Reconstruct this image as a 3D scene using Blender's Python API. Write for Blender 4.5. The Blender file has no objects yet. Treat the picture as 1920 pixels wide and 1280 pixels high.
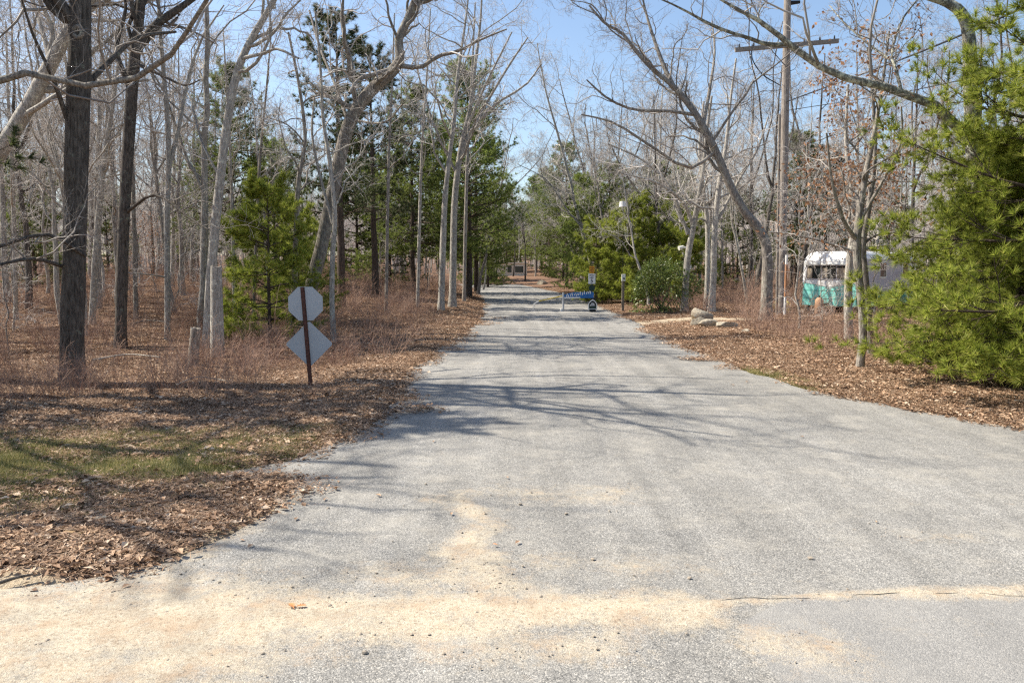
import bpy, bmesh, math, random
import numpy as np
from mathutils import Vector, Matrix

S = bpy.context.scene
COL = S.collection
R_ = math.radians
rng = np.random.default_rng(11)
random.seed(5)

# ------------------------------------------------------------------ camera, sky, sun, exposure
CAM_H, FPX, PITCH = 2.0, 1450.0, math.atan(140 / 1450.0)
cam_d = bpy.data.cameras.new('camera')
cam = bpy.data.objects.new('camera', cam_d); COL.objects.link(cam)
cam.location = (0, 0, CAM_H); cam.rotation_euler = (math.pi / 2 - PITCH, 0, 0)
cam_d.sensor_width = 36; cam_d.lens = FPX / 1920 * 36
cam_d.clip_start = 0.05; cam_d.clip_end = 5000
S.camera = cam
SUN_EL, SUN_AZ = R_(48), R_(-76)                      # azimuth from +Y, negative = to the left
w = bpy.data.worlds.new('World'); S.world = w; w.use_nodes = True
wn = w.node_tree
sky = wn.nodes.new('ShaderNodeTexSky'); sky.sky_type = 'NISHITA'; sky.sun_disc = False
sky.sun_elevation = SUN_EL; sky.sun_rotation = SUN_AZ
sky.air_density = 1.0; sky.dust_density = 1.1; sky.ozone_density = 1.6
bg = wn.nodes['Background']; bg.inputs['Strength'].default_value = 0.108
wn.links.new(sky.outputs[0], bg.inputs[0])
sd = bpy.data.lights.new('sun', 'SUN'); sun = bpy.data.objects.new('sun', sd); COL.objects.link(sun)
sd.energy = 5.0; sd.angle = R_(0.53); sd.color = (1.0, 0.925, 0.81)
sv = Vector((math.sin(SUN_AZ) * math.cos(SUN_EL), math.cos(SUN_AZ) * math.cos(SUN_EL), math.sin(SUN_EL)))
sun.rotation_euler = sv.to_track_quat('Z', 'Y').to_euler(); sun.location = sv * 60
S.view_settings.view_transform = 'Standard'; S.view_settings.look = 'None'
S.view_settings.exposure = 0.92; S.view_settings.gamma = 1.0; S.view_settings.use_curve_mapping = False
S.render.engine = 'CYCLES'
S.cycles.max_bounces = 5; S.cycles.diffuse_bounces = 3; S.cycles.transparent_max_bounces = 4
S.cycles.use_denoising = False
S.cycles.filter_width = 1.3

# ------------------------------------------------------------------ numeric helpers
def ss(a, b, x):
    t = np.clip((np.asarray(x, float) - a) / (b - a), 0, 1)
    return t * t * (3 - 2 * t)

def vnoise(x, y, seed=0):
    x = np.asarray(x, float); y = np.asarray(y, float)
    def h(i, j):
        n = np.sin(i * 127.1 + j * 311.7 + seed * 74.7) * 43758.5453
        return n - np.floor(n)
    i = np.floor(x); j = np.floor(y); fx = x - i; fy = y - j
    fx = fx * fx * (3 - 2 * fx); fy = fy * fy * (3 - 2 * fy)
    return (h(i, j) * (1 - fx) + h(i + 1, j) * fx) * (1 - fy) + (h(i, j + 1) * (1 - fx) + h(i + 1, j + 1) * fx) * fy

def fbm(x, y, seed=0, o=3):
    r = 0; a = .5; f = 1
    for k in range(o):
        r = r + a * vnoise(np.asarray(x) * f, np.asarray(y) * f, seed + k); a *= .5; f *= 2.1
    return r / (1 - .5 ** o)

# road edges (metres), y = distance from the camera
LE_Y = [-60, 2.4, 3.0, 3.6, 4.2, 4.7, 5.1, 5.8, 6.5, 7.0, 7.4, 7.8, 8.3, 9.5, 12, 14.5, 20.7, 29, 35, 48, 58, 72, 84, 93, 100]
LE_X = [-60, -60, -22, -9.5, -4.8, -2.9, -2.3, -2.1, -2.02, -2.6, -2.8, -2.3, -2.12, -2.0, -1.62, -2.0, -1.6, -1.15, -1.35, -1.8, -2.6, -3.6, -5.5, -9, -14]
RE_Y = [-60, 2.4, 5, 6.5, 8, 9.5, 10.8, 12.1, 14.5, 20.7, 29, 35, 48, 58, 72, 84, 93, 100]
RE_X = [60, 60, 26, 14, 9.2, 6.4, 5.55, 5.0, 4.45, 4.4, 4.5, 4.55, 4.4, 3.9, 2.6, 1.2, -1, -4]
def le(y):
    y = np.asarray(y, float); return np.interp(y, LE_Y, LE_X) + (fbm(y * 1.3, y * 0 + 3, 4) - .5) * .35 * ss(4, 7, y)
def re(y):
    y = np.asarray(y, float); return np.interp(y, RE_Y, RE_X) + (fbm(y * 1.1, y * 0 + 9, 8) - .5) * .3 * ss(4, 7, y)

def gz(x, y):
    x = np.asarray(x, float); y = np.asarray(y, float)
    dl = le(y) - x; dr = x - re(y)
    far = 1 - ss(84, 92, y)
    inside = (np.maximum(dl, dr) < 0) & (y > -8) & (y < 96)
    zl = -0.22 * ss(.2, 2.5, dl) * (1 - ss(17, 32, y)) * ss(8, 13, y) + 1.15 * ss(16, 62, y) * ss(.6, 9, dl) + .22 * ss(20, 40, y) * ss(0.1, 1.4, dl)
    zr = 0.5 * ss(22, 60, y) * ss(.8, 9, dr) + .1 * ss(.3, 3, dr)
    m = (fbm(x * .35, y * .35, 2) - .5) * .28
    out = np.where(dl > 0, zl, zr) + m * ss(.4, 2.5, np.maximum(dl, dr)) + (fbm(x * 2.2, y * 2.2, 12) - .5) * .07 * ss(0, .5, np.maximum(dl, dr))
    edge = np.maximum(dl, dr)
    z = -0.035 + (out + 0.05) * ss(-.02, .35, edge)
    z = np.where(inside, -0.035, z)
    z = z + 1.0 * np.exp(-((x + 1.2) / 4.5) ** 2 - ((y - 97) / 3.2) ** 2)
    z = z + 1.2 * ss(95, 130, y)
    z = z + 6.0 * ss(130, 500, np.hypot(x, y))
    return z

def pray(px, py):
    p = PITCH; a = (px - 960) / FPX; b = (640 - py) / FPX
    return np.array([a, math.cos(p) + b * math.sin(p), -math.sin(p) + b * math.cos(p)])
def pix(px, py, d):
    r = pray(px, py); return np.array([0, 0, CAM_H]) + r * (d / r[1])
def hit(px, py):
    r = pray(px, py); t = np.linspace(3, 140, 5000)
    P = np.array([0, 0, CAM_H]) + r * (t / r[1])[:, None]
    k = np.nonzero(P[:, 2] < gz(P[:, 0], P[:, 1]))[0]
    q = P[k[0]] if len(k) else P[-1]
    return np.array([q[0], q[1], float(gz(q[0], q[1]))])

# ------------------------------------------------------------------ mesh helpers
def mesh_np(name, V, F, smooth=True):
    """V (n,3); F list of int arrays (m,k)."""
    me = bpy.data.meshes.new(name)
    V = np.ascontiguousarray(V, dtype=np.float32)
    me.vertices.add(len(V)); me.vertices.foreach_set('co', V.ravel())
    Fs = [f for f in (F if isinstance(F, list) else [F]) if len(f)]
    loops = np.concatenate([f.ravel() for f in Fs]).astype(np.int32)
    tot = np.concatenate([np.full(len(f), f.shape[1], np.int32) for f in Fs])
    st = np.concatenate([[0], np.cumsum(tot)[:-1]]).astype(np.int32)
    me.loops.add(len(loops)); me.loops.foreach_set('vertex_index', loops)
    me.polygons.add(len(tot)); me.polygons.foreach_set('loop_start', st)
    me.polygons.foreach_set('use_smooth', np.full(len(tot), smooth))
    me.update(calc_edges=True)
    return me

def link(name, me, mat=None, parent=None, loc=None):
    o = bpy.data.objects.new(name, me); COL.objects.link(o)
    if mat: 
        if isinstance(mat, (list, tuple)):
            for m in mat: me.materials.append(m)
        else: me.materials.append(mat)
    if parent: o.parent = parent
    if loc is not None: o.location = loc
    return o

def tag(o, label=None, cat=None, group=None, kind=None):
    if label: o['label'] = label
    if cat: o['category'] = cat
    if group: o['group'] = group
    if kind: o['kind'] = kind
    return o

def empty(name, loc, label, cat, group=None, rz=0):
    o = bpy.data.objects.new(name, None); COL.objects.link(o)
    o.empty_display_size = .2
    o.location = [float(v) for v in loc]; o.rotation_euler = (0, 0, rz)
    return tag(o, label, cat, group)

def copy_thing(src, loc, rz=0, scl=1.0, label=None, group=None, tilt=(0, 0)):
    c = src.copy(); COL.objects.link(c)
    c.location = [float(v) for v in loc]; c.rotation_euler = (tilt[0], tilt[1], rz); c.scale = (scl,) * 3
    if label: c['label'] = label
    if group: c['group'] = group
    for ch in KIDS[src.name]:
        d = ch.copy(); COL.objects.link(d); d.parent = c
    return c
KIDS = {}

def tubes(P, R, sides, seed=0):
    """P (M,n,3), R (M,n) -> verts, quads."""
    M, n, _ = P.shape
    T = np.gradient(P, axis=1); T /= np.linalg.norm(T, axis=2, keepdims=True) + 1e-9
    mean = P[:, -1] - P[:, 0]; mean /= np.linalg.norm(mean, axis=1, keepdims=True) + 1e-9
    ref = np.where(np.abs(mean[:, 2:3]) < .8, np.array([[0, 0, 1.]]), np.array([[1., 0.2, 0]]))
    ref = np.repeat(ref[:, None], n, 1)
    U = np.cross(T, ref); U /= np.linalg.norm(U, axis=2, keepdims=True) + 1e-9
    W = np.cross(T, U)
    a = np.arange(sides) * 2 * np.pi / sides
    V = P[:, :, None] + R[:, :, None, None] * (U[:, :, None] * np.cos(a)[None, None, :, None] + W[:, :, None] * np.sin(a)[None, None, :, None])
    idx = np.arange(M * n * sides).reshape(M, n, sides)
    A = idx[:, :-1]; B = idx[:, 1:]
    A2 = np.roll(A, -1, 2); B2 = np.roll(B, -1, 2)
    F = np.stack([A, A2, B2, B], -1).reshape(-1, 4)
    return V.reshape(-1, 3), F

def merge(parts):
    Vs, Fs, o = [], [], 0
    for V, F in parts:
        Vs.append(V); 
        for f in (F if isinstance(F, list) else [F]): Fs.append(f + o)
        o += len(V)
    return np.concatenate(Vs), Fs

def grow(P, R, k, t0, t1, ang, lr, nseg, wig, up, rr, rmin, r, taper=.35, lfix=None, angj=.25, horiz=0):
    M, n, _ = P.shape
    pi = np.repeat(np.arange(M), k); N = len(pi)
    t = t0 + (t1 - t0) * ((np.tile(np.arange(k), M) + r.random(N)) / k)
    f = t * (n - 1) * .9999; i = f.astype(int); fr = (f - i)[:, None]
    base = P[pi, i] * (1 - fr) + P[pi, i + 1] * fr
    tan = P[pi, i + 1] - P[pi, i]; tan /= np.linalg.norm(tan, axis=1, keepdims=True) + 1e-9
    rad = R[pi, i] * (1 - fr[:, 0]) + R[pi, i + 1] * fr[:, 0]
    L = np.linalg.norm(np.diff(P, axis=1), axis=2).sum(1)[pi]
    if lfix is not None: L = np.full(N, lfix) / lr
    ln = L * lr * (1.15 - .55 * t) * r.uniform(.55, 1.3, N)
    rv = r.normal(size=(N, 3)); rv[:, 2] *= (1 - horiz); perp = np.cross(tan, rv)
    if horiz: perp = rv - tan * (rv * tan).sum(1, keepdims=True)
    perp /= np.linalg.norm(perp, axis=1, keepdims=True) + 1e-9
    an = ang * r.normal(1, angj, N)[:, None]
    d = tan * np.cos(an) + perp * np.sin(an)
    Q = np.empty((N, nseg + 1, 3)); Q[:, 0] = base
    for s in range(nseg):
        d = d + wig * r.normal(size=(N, 3)) + np.array([0, 0, up])
        d /= np.linalg.norm(d, axis=1, keepdims=True)
        Q[:, s + 1] = Q[:, s] + d * (ln / nseg)[:, None]
    r0 = np.maximum(rad * rr * r.uniform(.75, 1.1, N), rmin)
    r0 = np.minimum(r0, rad * .95 + .001)
    q = np.linspace(0, 1, nseg + 1)[None]
    RR = np.maximum(r0[:, None] * (1 - q * (1 - taper)), rmin * .8)
    return Q, RR

def resample(pts, n):
    """Catmull-Rom through pts (m,k)."""
    p = np.asarray(pts, float); m = len(p)
    e = np.vstack([2 * p[0] - p[1], p, 2 * p[-1] - p[-2]])
    u = np.linspace(0, m - 1, n); i = np.minimum(u.astype(int), m - 2); f = (u - i)[:, None]
    a, b, c, d = e[i], e[i + 1], e[i + 2], e[i + 3]
    return .5 * ((2 * b) + (-a + c) * f + (2 * a - 5 * b + 4 * c - d) * f * f + (-a + 3 * b - 3 * c + d) * f ** 3)

def bx(x0, x1, y0, y1, z0, z1):
    V = np.array([(x, y, z) for x in (x0, x1) for y in (y0, y1) for z in (z0, z1)], float)
    F = np.array([(0, 1, 3, 2), (4, 6, 7, 5), (0, 4, 5, 1), (2, 3, 7, 6), (0, 2, 6, 4), (1, 5, 7, 3)])
    return V, F

def bm_link(name, bm, mat, parent=None, loc=None, bevel=0, smooth=False):
    if bevel:
        bmesh.ops.bevel(bm, geom=list(bm.edges), offset=bevel, segments=2, affect='EDGES', profile=.5)
    me = bpy.data.meshes.new(name); bm.to_mesh(me); bm.free()
    if smooth:
        for p in me.polygons: p.use_smooth = True
    return link(name, me, mat, parent, loc)

def box_bm(x0, x1, y0, y1, z0, z1):
    bm = bmesh.new(); V, F = bx(x0, x1, y0, y1, z0, z1)
    vs = [bm.verts.new(v) for v in V]
    for f in F: bm.faces.new([vs[i] for i in f])
    bmesh.ops.recalc_face_normals(bm, faces=bm.faces)
    return bm

def prism_bm(poly, y0, y1):
    """poly of (x,z), extruded along y."""
    bm = bmesh.new()
    a = [bm.verts.new((x, y0, z)) for x, z in poly]; b = [bm.verts.new((x, y1, z)) for x, z in poly]
    bm.faces.new(a); bm.faces.new(b[::-1])
    n = len(poly)
    for i in range(n): bm.faces.new((a[i], b[i], b[(i + 1) % n], a[(i + 1) % n]))
    bmesh.ops.recalc_face_normals(bm, faces=bm.faces)
    return bm

# ------------------------------------------------------------------ materials
class NB:
    def __init__(s, name):
        s.m = bpy.data.materials.new(name); s.m.use_nodes = True; s.t = s.m.node_tree
        s.b = s.t.nodes['Principled BSDF']; s.out = s.t.nodes['Material Output']
        s.b.inputs['Roughness'].default_value = .85; s.b.inputs['Specular IOR Level'].default_value = .25
    def n(s, typ, **kw):
        o = s.t.nodes.new(typ)
        for k, v in kw.items():
            if hasattr(o, k): setattr(o, k, v)
            else: o.inputs[k].default_value = v
        return o
    def l(s, a, b): s.t.links.new(a, b)
    def coord(s, which='Object', scale=(1, 1, 1)):
        tc = s.n('ShaderNodeTexCoord'); mp = s.n('ShaderNodeMapping'); mp.inputs['Scale'].default_value = scale
        s.l(tc.outputs[which], mp.inputs[0]); return mp.outputs[0]
    def wpos(s, scale=(1, 1, 1)):
        g = s.n('ShaderNodeNewGeometry'); mp = s.n('ShaderNodeMapping'); mp.inputs['Scale'].default_value = scale
        s.l(g.outputs['Position'], mp.inputs[0]); return mp.outputs[0]
    def noise(s, vec, scale, detail=4, rough=.55):
        o = s.n('ShaderNodeTexNoise'); o.inputs['Scale'].default_value = scale; o.inputs['Detail'].default_value = detail
        o.inputs['Roughness'].default_value = rough; s.l(vec, o.inputs['Vector']); return o.outputs['Fac']
    def ramp(s, fac, stops):
        o = s.n('ShaderNodeValToRGB'); e = o.color_ramp.elements
        while len(e) < len(stops): e.new(.5)
        for el, (p, c) in zip(e, stops):
            el.position = p; el.color = (*(c if isinstance(c, tuple) else (c,) * 3), 1)
        s.l(fac, o.inputs[0]); return o.outputs[0]
    def mix(s, fac, a, b, mode='MIX'):
        o = s.n('ShaderNodeMix', data_type='RGBA', blend_type=mode)
        for sock, v in ((o.inputs[0], fac), (o.inputs[6], a), (o.inputs[7], b)):
            if isinstance(v, (int, float)): sock.default_value = v
            elif isinstance(v, tuple): sock.default_value = (*v, 1)
            else: s.l(v, sock)
        return o.outputs[2]
    def math(s, op, a, b=None):
        o = s.n('ShaderNodeMath', operation=op)
        for i, v in enumerate((a, b)):
            if v is None: continue
            if isinstance(v, (int, float)): o.inputs[i].default_value = v
            else: s.l(v, o.inputs[i])
        return o.outputs[0]
    def attr(s, name):
        return s.n('ShaderNodeAttribute', attribute_name=name).outputs['Fac']
    def col(s, c):
        if isinstance(c, tuple): s.b.inputs['Base Color'].default_value = (*c, 1)
        else: s.l(c, s.b.inputs['Base Color'])
    def bump(s, h, strength, dist=.02):
        o = s.n('ShaderNodeBump'); o.inputs['Strength'].default_value = strength; o.inputs['Distance'].default_value = dist
        s.l(h, o.inputs['Height']); s.l(o.outputs[0], s.b.inputs['Normal'])
    def islr(s): return s.n('ShaderNodeNewGeometry').outputs['Random Per Island']
    def objr(s): return s.n('ShaderNodeObjectInfo').outputs['Random']

def mat_plain(name, c, rough=.7, metal=0, var=.15, scale=6, spec=.3):
    b = NB(name); v = b.coord('Object'); n = b.noise(v, scale, 5, .65)
    lo = tuple(x * (1 - var) for x in c); hi = tuple(min(1, x * (1 + var)) for x in c)
    b.col(b.ramp(n, [(.3, lo), (.7, hi)]))
    b.b.inputs['Roughness'].default_value = rough; b.b.inputs['Metallic'].default_value = metal
    b.b.inputs['Specular IOR Level'].default_value = spec
    b.bump(b.noise(v, scale * 9, 3), .15, .004)
    return b.m

def mat_bark(name, dark, light, lichen=None, sc=1.0, bump=.9, lich_amt=.55):
    b = NB(name); v = b.coord('Object', (9 * sc, 9 * sc, 1.6 * sc)); v1 = b.coord('Object')
    n = b.noise(v, 3.2, 6, .65)
    mid = tuple((a + c) / 2 for a, c in zip(dark, light))
    c = b.ramp(n, [(.34, dark), (.5, mid), (.68, light)])
    big = b.noise(v1, 1.4 * sc, 4, .6)
    c = b.mix(b.ramp(big, [(.35, 0.0), (.7, .45)]), c, tuple(x * .6 for x in mid))
    if lichen:
        li = b.noise(v1, 5.5 * sc, 5, .7)
        c = b.mix(b.ramp(li, [(lich_amt, 0.0), (lich_amt + .1, .85)]), c, lichen)
    c = b.mix(1.0, c, b.ramp(b.objr(), [(0, .82), (1, 1.15)]), 'MULTIPLY')
    b.col(c); b.b.inputs['Roughness'].default_value = .92; b.b.inputs['Specular IOR Level'].default_value = .12
    b.bump(n, bump, .03)
    return b.m

def mat_leafy(name, stops, trans=.3, rough=.6, obj_var=.2, spec=.25):
    b = NB(name)
    c = b.ramp(b.islr(), stops)
    c = b.mix(1.0, c, b.ramp(b.objr(), [(0, 1 - obj_var), (1, 1 + obj_var)]), 'MULTIPLY')
    b.col(c); b.b.inputs['Roughness'].default_value = rough; b.b.inputs['Specular IOR Level'].default_value = spec
    if trans:
        tr = b.n('ShaderNodeBsdfTranslucent'); b.l(c, tr.inputs[0])
        mx = b.n('ShaderNodeMixShader'); mx.inputs[0].default_value = trans
        b.l(b.b.outputs[0], mx.inputs[1]); b.l(tr.outputs[0], mx.inputs[2]); b.l(mx.outputs[0], b.out.inputs[0])
    return b.m

M = {}
M['bark_dark'] = mat_bark('bark_dark', (.035, .029, .024), (.2, .175, .15), (.26, .27, .21), bump=1.0, lich_amt=.6)
M['bark_pale'] = mat_bark('bark_pale', (.15, .135, .115), (.58, .54, .475), (.62, .6, .5), sc=1.2, bump=.9)
M['bark_mid'] = mat_bark('bark_mid', (.085, .073, .06), (.44, .395, .34), (.38, .38, .31), bump=.8)
M['bark_pine'] = mat_bark('bark_pine', (.035, .026, .02), (.15, .115, .09), None, bump=.9)
M['limb_lichen'] = mat_bark('limb_lichen', (.06, .055, .045), (.3, .28, .235), (.55, .54, .43), sc=1.6, lich_amt=.48)
def mat_twig(name, a, c):
    b = NB(name); n = b.noise(b.coord('Object'), 1.1, 3)
    k = b.mix(1.0, b.ramp(n, [(.35, a), (.65, c)]), b.ramp(b.objr(), [(0, .85), (1, 1.15)]), 'MULTIPLY')
    b.col(k); b.b.inputs['Roughness'].default_value = .8; b.b.inputs['Specular IOR Level'].default_value = .15
    return b.m
M['twig'] = mat_twig('twig', (.38, .34, .305), (.6, .56, .51))
M['twig_dark'] = mat_twig('twig_dark', (.2, .175, .155), (.42, .385, .345))
M['brush'] = mat_twig('brush', (.23, .135, .10), (.46, .32, .235))
M['needle_bright'] = mat_leafy('needle_bright', [(0, (.13, .17, .024)), (.45, (.27, .33, .046)), (.85, (.42, .45, .085)), (1, (.52, .48, .14))], .5, .5, .06)
M['needle_mid'] = mat_leafy('needle_mid', [(0, (.1, .14, .028)), (.6, (.2, .25, .058)), (1, (.31, .345, .095))], .48, .55, .25)
M['needle_dark'] = mat_leafy('needle_dark', [(0, (.035, .052, .02)), (.6, (.075, .10, .036)), (1, (.14, .155, .06))], .34, .55, .25)
M['rhodo'] = mat_leafy('rhodo', [(0, (.06, .1, .02)), (.6, (.16, .21, .045)), (1, (.29, .32, .1))], .25, .36, .1, .5)
M['dead_leaf'] = mat_leafy('dead_leaf', [(0, (.13, .06, .03)), (.5, (.27, .14, .075)), (1, (.42, .25, .14))], .3, .7, .2)
M['litter'] = mat_leafy('litter', [(0, (.10, .06, .038)), (.25, (.24, .145, .088)), (.5, (.37, .235, .145)), (.8, (.51, .35, .225)), (1, (.68, .54, .4))], .12, .75, .22)
M['grass'] = mat_leafy('grass', [(0, (.07, .10, .025)), (.3, (.15, .165, .045)), (.5, (.31, .27, .1)), (1, (.52, .44, .23))], .3, .7, .1)
M['yellow_flower'] = mat_leafy('yellow_flower', [(0, (.5, .42, .03)), (1, (.75, .65, .08))], .3)

def mat_ground():
    b = NB('forest_floor'); v = b.wpos()
    n1 = b.noise(v, 14, 6, .7); n2 = b.noise(v, 1.1, 4, .6); n3 = b.noise(v, 55, 3, .7)
    lit = b.ramp(n1, [(.3, (.07, .036, .022)), (.5, (.18, .1, .058)), (.62, (.27, .16, .095)), (.75, (.38, .26, .17))])
    lit = b.mix(b.ramp(n2, [(.35, 0.0), (.7, .55)]), lit, (.16, .1, .065))
    gr = b.ramp(n3, [(.3, (.06, .075, .022)), (.55, (.17, .17, .06)), (.75, (.33, .28, .13))])
    gm = b.math('ADD', b.attr('grass'), b.math('MULTIPLY', b.math('SUBTRACT', b.noise(v, 2.6, 5, .7), .5), 1.6))
    c = b.mix(b.ramp(gm, [(.42, 0.0), (.66, .9)]), lit, gr)
    sa = b.ramp(n3, [(.3, (.36, .28, .185)), (.7, (.58, .48, .34))])
    sm = b.math('ADD', b.attr('sand'), b.math('MULTIPLY', b.math('SUBTRACT', b.noise(v, 4, 5, .7), .5), 1.2))
    c = b.mix(b.ramp(sm, [(.45, 0.0), (.6, 1.0)]), c, sa)
    b.col(c); b.bump(b.math('ADD', n1, b.math('MULTIPLY', n3, .5)), .8, .05)
    return b.m

def mat_asphalt():
    b = NB('worn_asphalt'); v = b.wpos()
    agg = b.n('ShaderNodeTexVoronoi'); agg.inputs['Scale'].default_value = 135; b.l(v, agg.inputs['Vector'])
    cell = b.n('ShaderNodeSeparateColor'); b.l(agg.outputs['Color'], cell.inputs[0])
    n_f = b.noise(v, 170, 2, .6); n_m = b.noise(v, 9, 6, .7); n_l = b.noise(v, .45, 5, .6)
    st = b.noise(b.wpos((1.6, .16, 1)), 1.4, 4, .6)
    a = b.ramp(cell.outputs[0], [(0, (.13, .127, .118)), (.5, (.235, .228, .21)), (.85, (.32, .308, .28)), (1, (.46, .435, .385))])
    a = b.mix(1.0, a, b.ramp(n_f, [(.25, .62), (.7, 1.28)]), 'MULTIPLY')
    a = b.mix(1.0, a, b.ramp(n_m, [(.3, .88), (.7, 1.1)]), 'MULTIPLY')
    a = b.mix(1.0, a, b.ramp(n_l, [(.3, .86), (.7, 1.12)]), 'MULTIPLY')
    a = b.mix(1.0, a, b.ramp(st, [(.3, .88), (.7, 1.1)]), 'MULTIPLY')
    st2 = b.noise(b.wpos((2.4, .05, 1)), 1.0, 5, .65)
    a = b.mix(1.0, a, b.ramp(st2, [(.35, .86), (.65, 1.1)]), 'MULTIPLY')
    # pale dust film and stains
    a = b.mix(b.ramp(b.noise(v, 1.7, 6, .72), [(.5, 0.0), (.72, .5)]), a, (.42, .39, .33))
    a = b.mix(b.ramp(b.noise(v, .8, 5, .7), [(.58, 0.0), (.7, .4)]), a, (.15, .147, .14))
    # the newer patch: finer and bluer
    pt = b.ramp(b.noise(v, 230, 2, .7), [(.3, (.15, .147, .142)), (.7, (.37, .36, .338))])
    pt = b.mix(.4, pt, a)
    a = b.mix(b.ramp(b.attr('patch'), [(.47, 0.0), (.53, .85)]), a, pt)
    # tracked sand
    sn = b.noise(v, 60, 4, .75)
    sa = b.ramp(sn, [(.3, (.33, .275, .195)), (.5, (.46, .395, .29)), (.72, (.58, .52, .41))])
    sa = b.mix(b.ramp(b.noise(v, 3.5, 5, .7), [(.48, 0.0), (.66, .7)]), sa, (.36, .255, .165))
    mk = b.math('ADD', b.attr('sand'), b.math('MULTIPLY', b.math('SUBTRACT', b.noise(v, 3.0, 9, .8), .5), 2.4))
    mk = b.math('ADD', mk, b.math('MULTIPLY', b.math('SUBTRACT', n_f, .5), 1.5))
    mk = b.math('ADD', mk, b.math('MULTIPLY', b.math('SUBTRACT', b.noise(v, 14, 6, .75), .5), 1.2))
    grit = b.noise(v, 42, 5, .8)
    sa = b.mix(b.ramp(grit, [(.53, 0.0), (.63, .8)]), sa, (.2, .14, .09))
    a = b.mix(b.ramp(mk, [(.3, 0.0), (.55, .38), (1.0, .95)]), a, sa)
    b.col(a); b.b.inputs['Roughness'].default_value = .88
    h = b.math('ADD', b.math('MULTIPLY', agg.outputs['Distance'], -.8), n_f)
    b.bump(h, .55, .006)
    return b.m
M['ground'] = mat_ground(); M['asphalt'] = mat_asphalt()
M['gravel'] = mat_plain('pale_gravel', (.5, .4, .27), .95, 0, .25, 9)
M['stone'] = mat_bark('boulder_stone', (.2, .165, .12), (.56, .5, .39), (.30, .29, .25), sc=.9, bump=1.0)
M['pebble'] = mat_leafy('pebble', [(0, (.09, .08, .07)), (.4, (.25, .2, .15)), (.8, (.4, .35, .28)), (1, (.62, .6, .56))], 0, .85, 0)
M['alu'] = mat_plain('sign_aluminium', (.42, .435, .46), .45, .4, .07, 1.5, .5)
M['rust'] = mat_plain('rusty_steel', (.13, .055, .04), .8, .2, .4, 22)
M['black'] = mat_plain('black_paint', (.018, .02, .02), .5, 0, .3, 8)
M['dark_green'] = mat_plain('dark_green_paint', (.018, .045, .035), .5, 0, .3, 8)
M['white'] = mat_plain('white_paint', (.74, .73, .7), .5, 0, .08, 6)
M['cream'] = mat_plain('cream_siding', (.62, .59, .5), .6, 0, .08, 3)
M['trim'] = mat_plain('pale_trim', (.72, .7, .62), .5, 0, .06, 4)
M['amber'] = mat_plain('amber_sign', (.6, .27, .02), .5, 0, .15, 9)
M['blue'] = mat_plain('banner_blue', (.03, .14, .38), .6, 0, .25, 7)
M['turq'] = mat_plain('turquoise_paint', (.24, .66, .57), .45, 0, .16, 2.5, .5)
M['green_side'] = mat_plain('green_stripe_paint', (.03, .3, .2), .5, 0, .12, 3, .5)
M['trailer_white'] = mat_plain('trailer_white', (.8, .79, .76), .4, 0, .08, 3, .5)
M['trailer_side'] = mat_plain('side_shade_and_trim_grey', (.40, .365, .375), .5, 0, .06, 2, .5)  # grey holds the trailer side's shade; also plain grey of frame, seam and skirting
M['wood'] = mat_bark('weathered_wood', (.13, .11, .09), (.36, .32, .27), None, sc=1.5, bump=.5)
M['pole_wood'] = mat_bark('pole_wood', (.16, .135, .115), (.38, .335, .29), None, sc=.8, bump=.4)
M['cable'] = mat_plain('cable_black', (.02, .02, .022), .6)
M['yellow'] = mat_plain('yellow_paint', (.62, .45, .05), .5, 0, .15, 9)
M['orange'] = mat_plain('orange_marker', (.4, .2, .1), .6, 0, .15, 9)
M['tyre'] = mat_plain('tyre_rubber', (.025, .025, .025), .85)
b = NB('window_glass'); b.col((.025, .03, .03)); b.b.inputs['Roughness'].default_value = .06; b.b.inputs['Specular IOR Level'].default_value = .6; M['glass'] = b.m
b = NB('curtain'); cv = b.noise(b.coord('Object', (14, 14, 2)), 2, 4); b.col(b.ramp(cv, [(.3, (.22, .16, .1)), (.7, (.5, .42, .32))])); M['curtain'] = b.m

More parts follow.
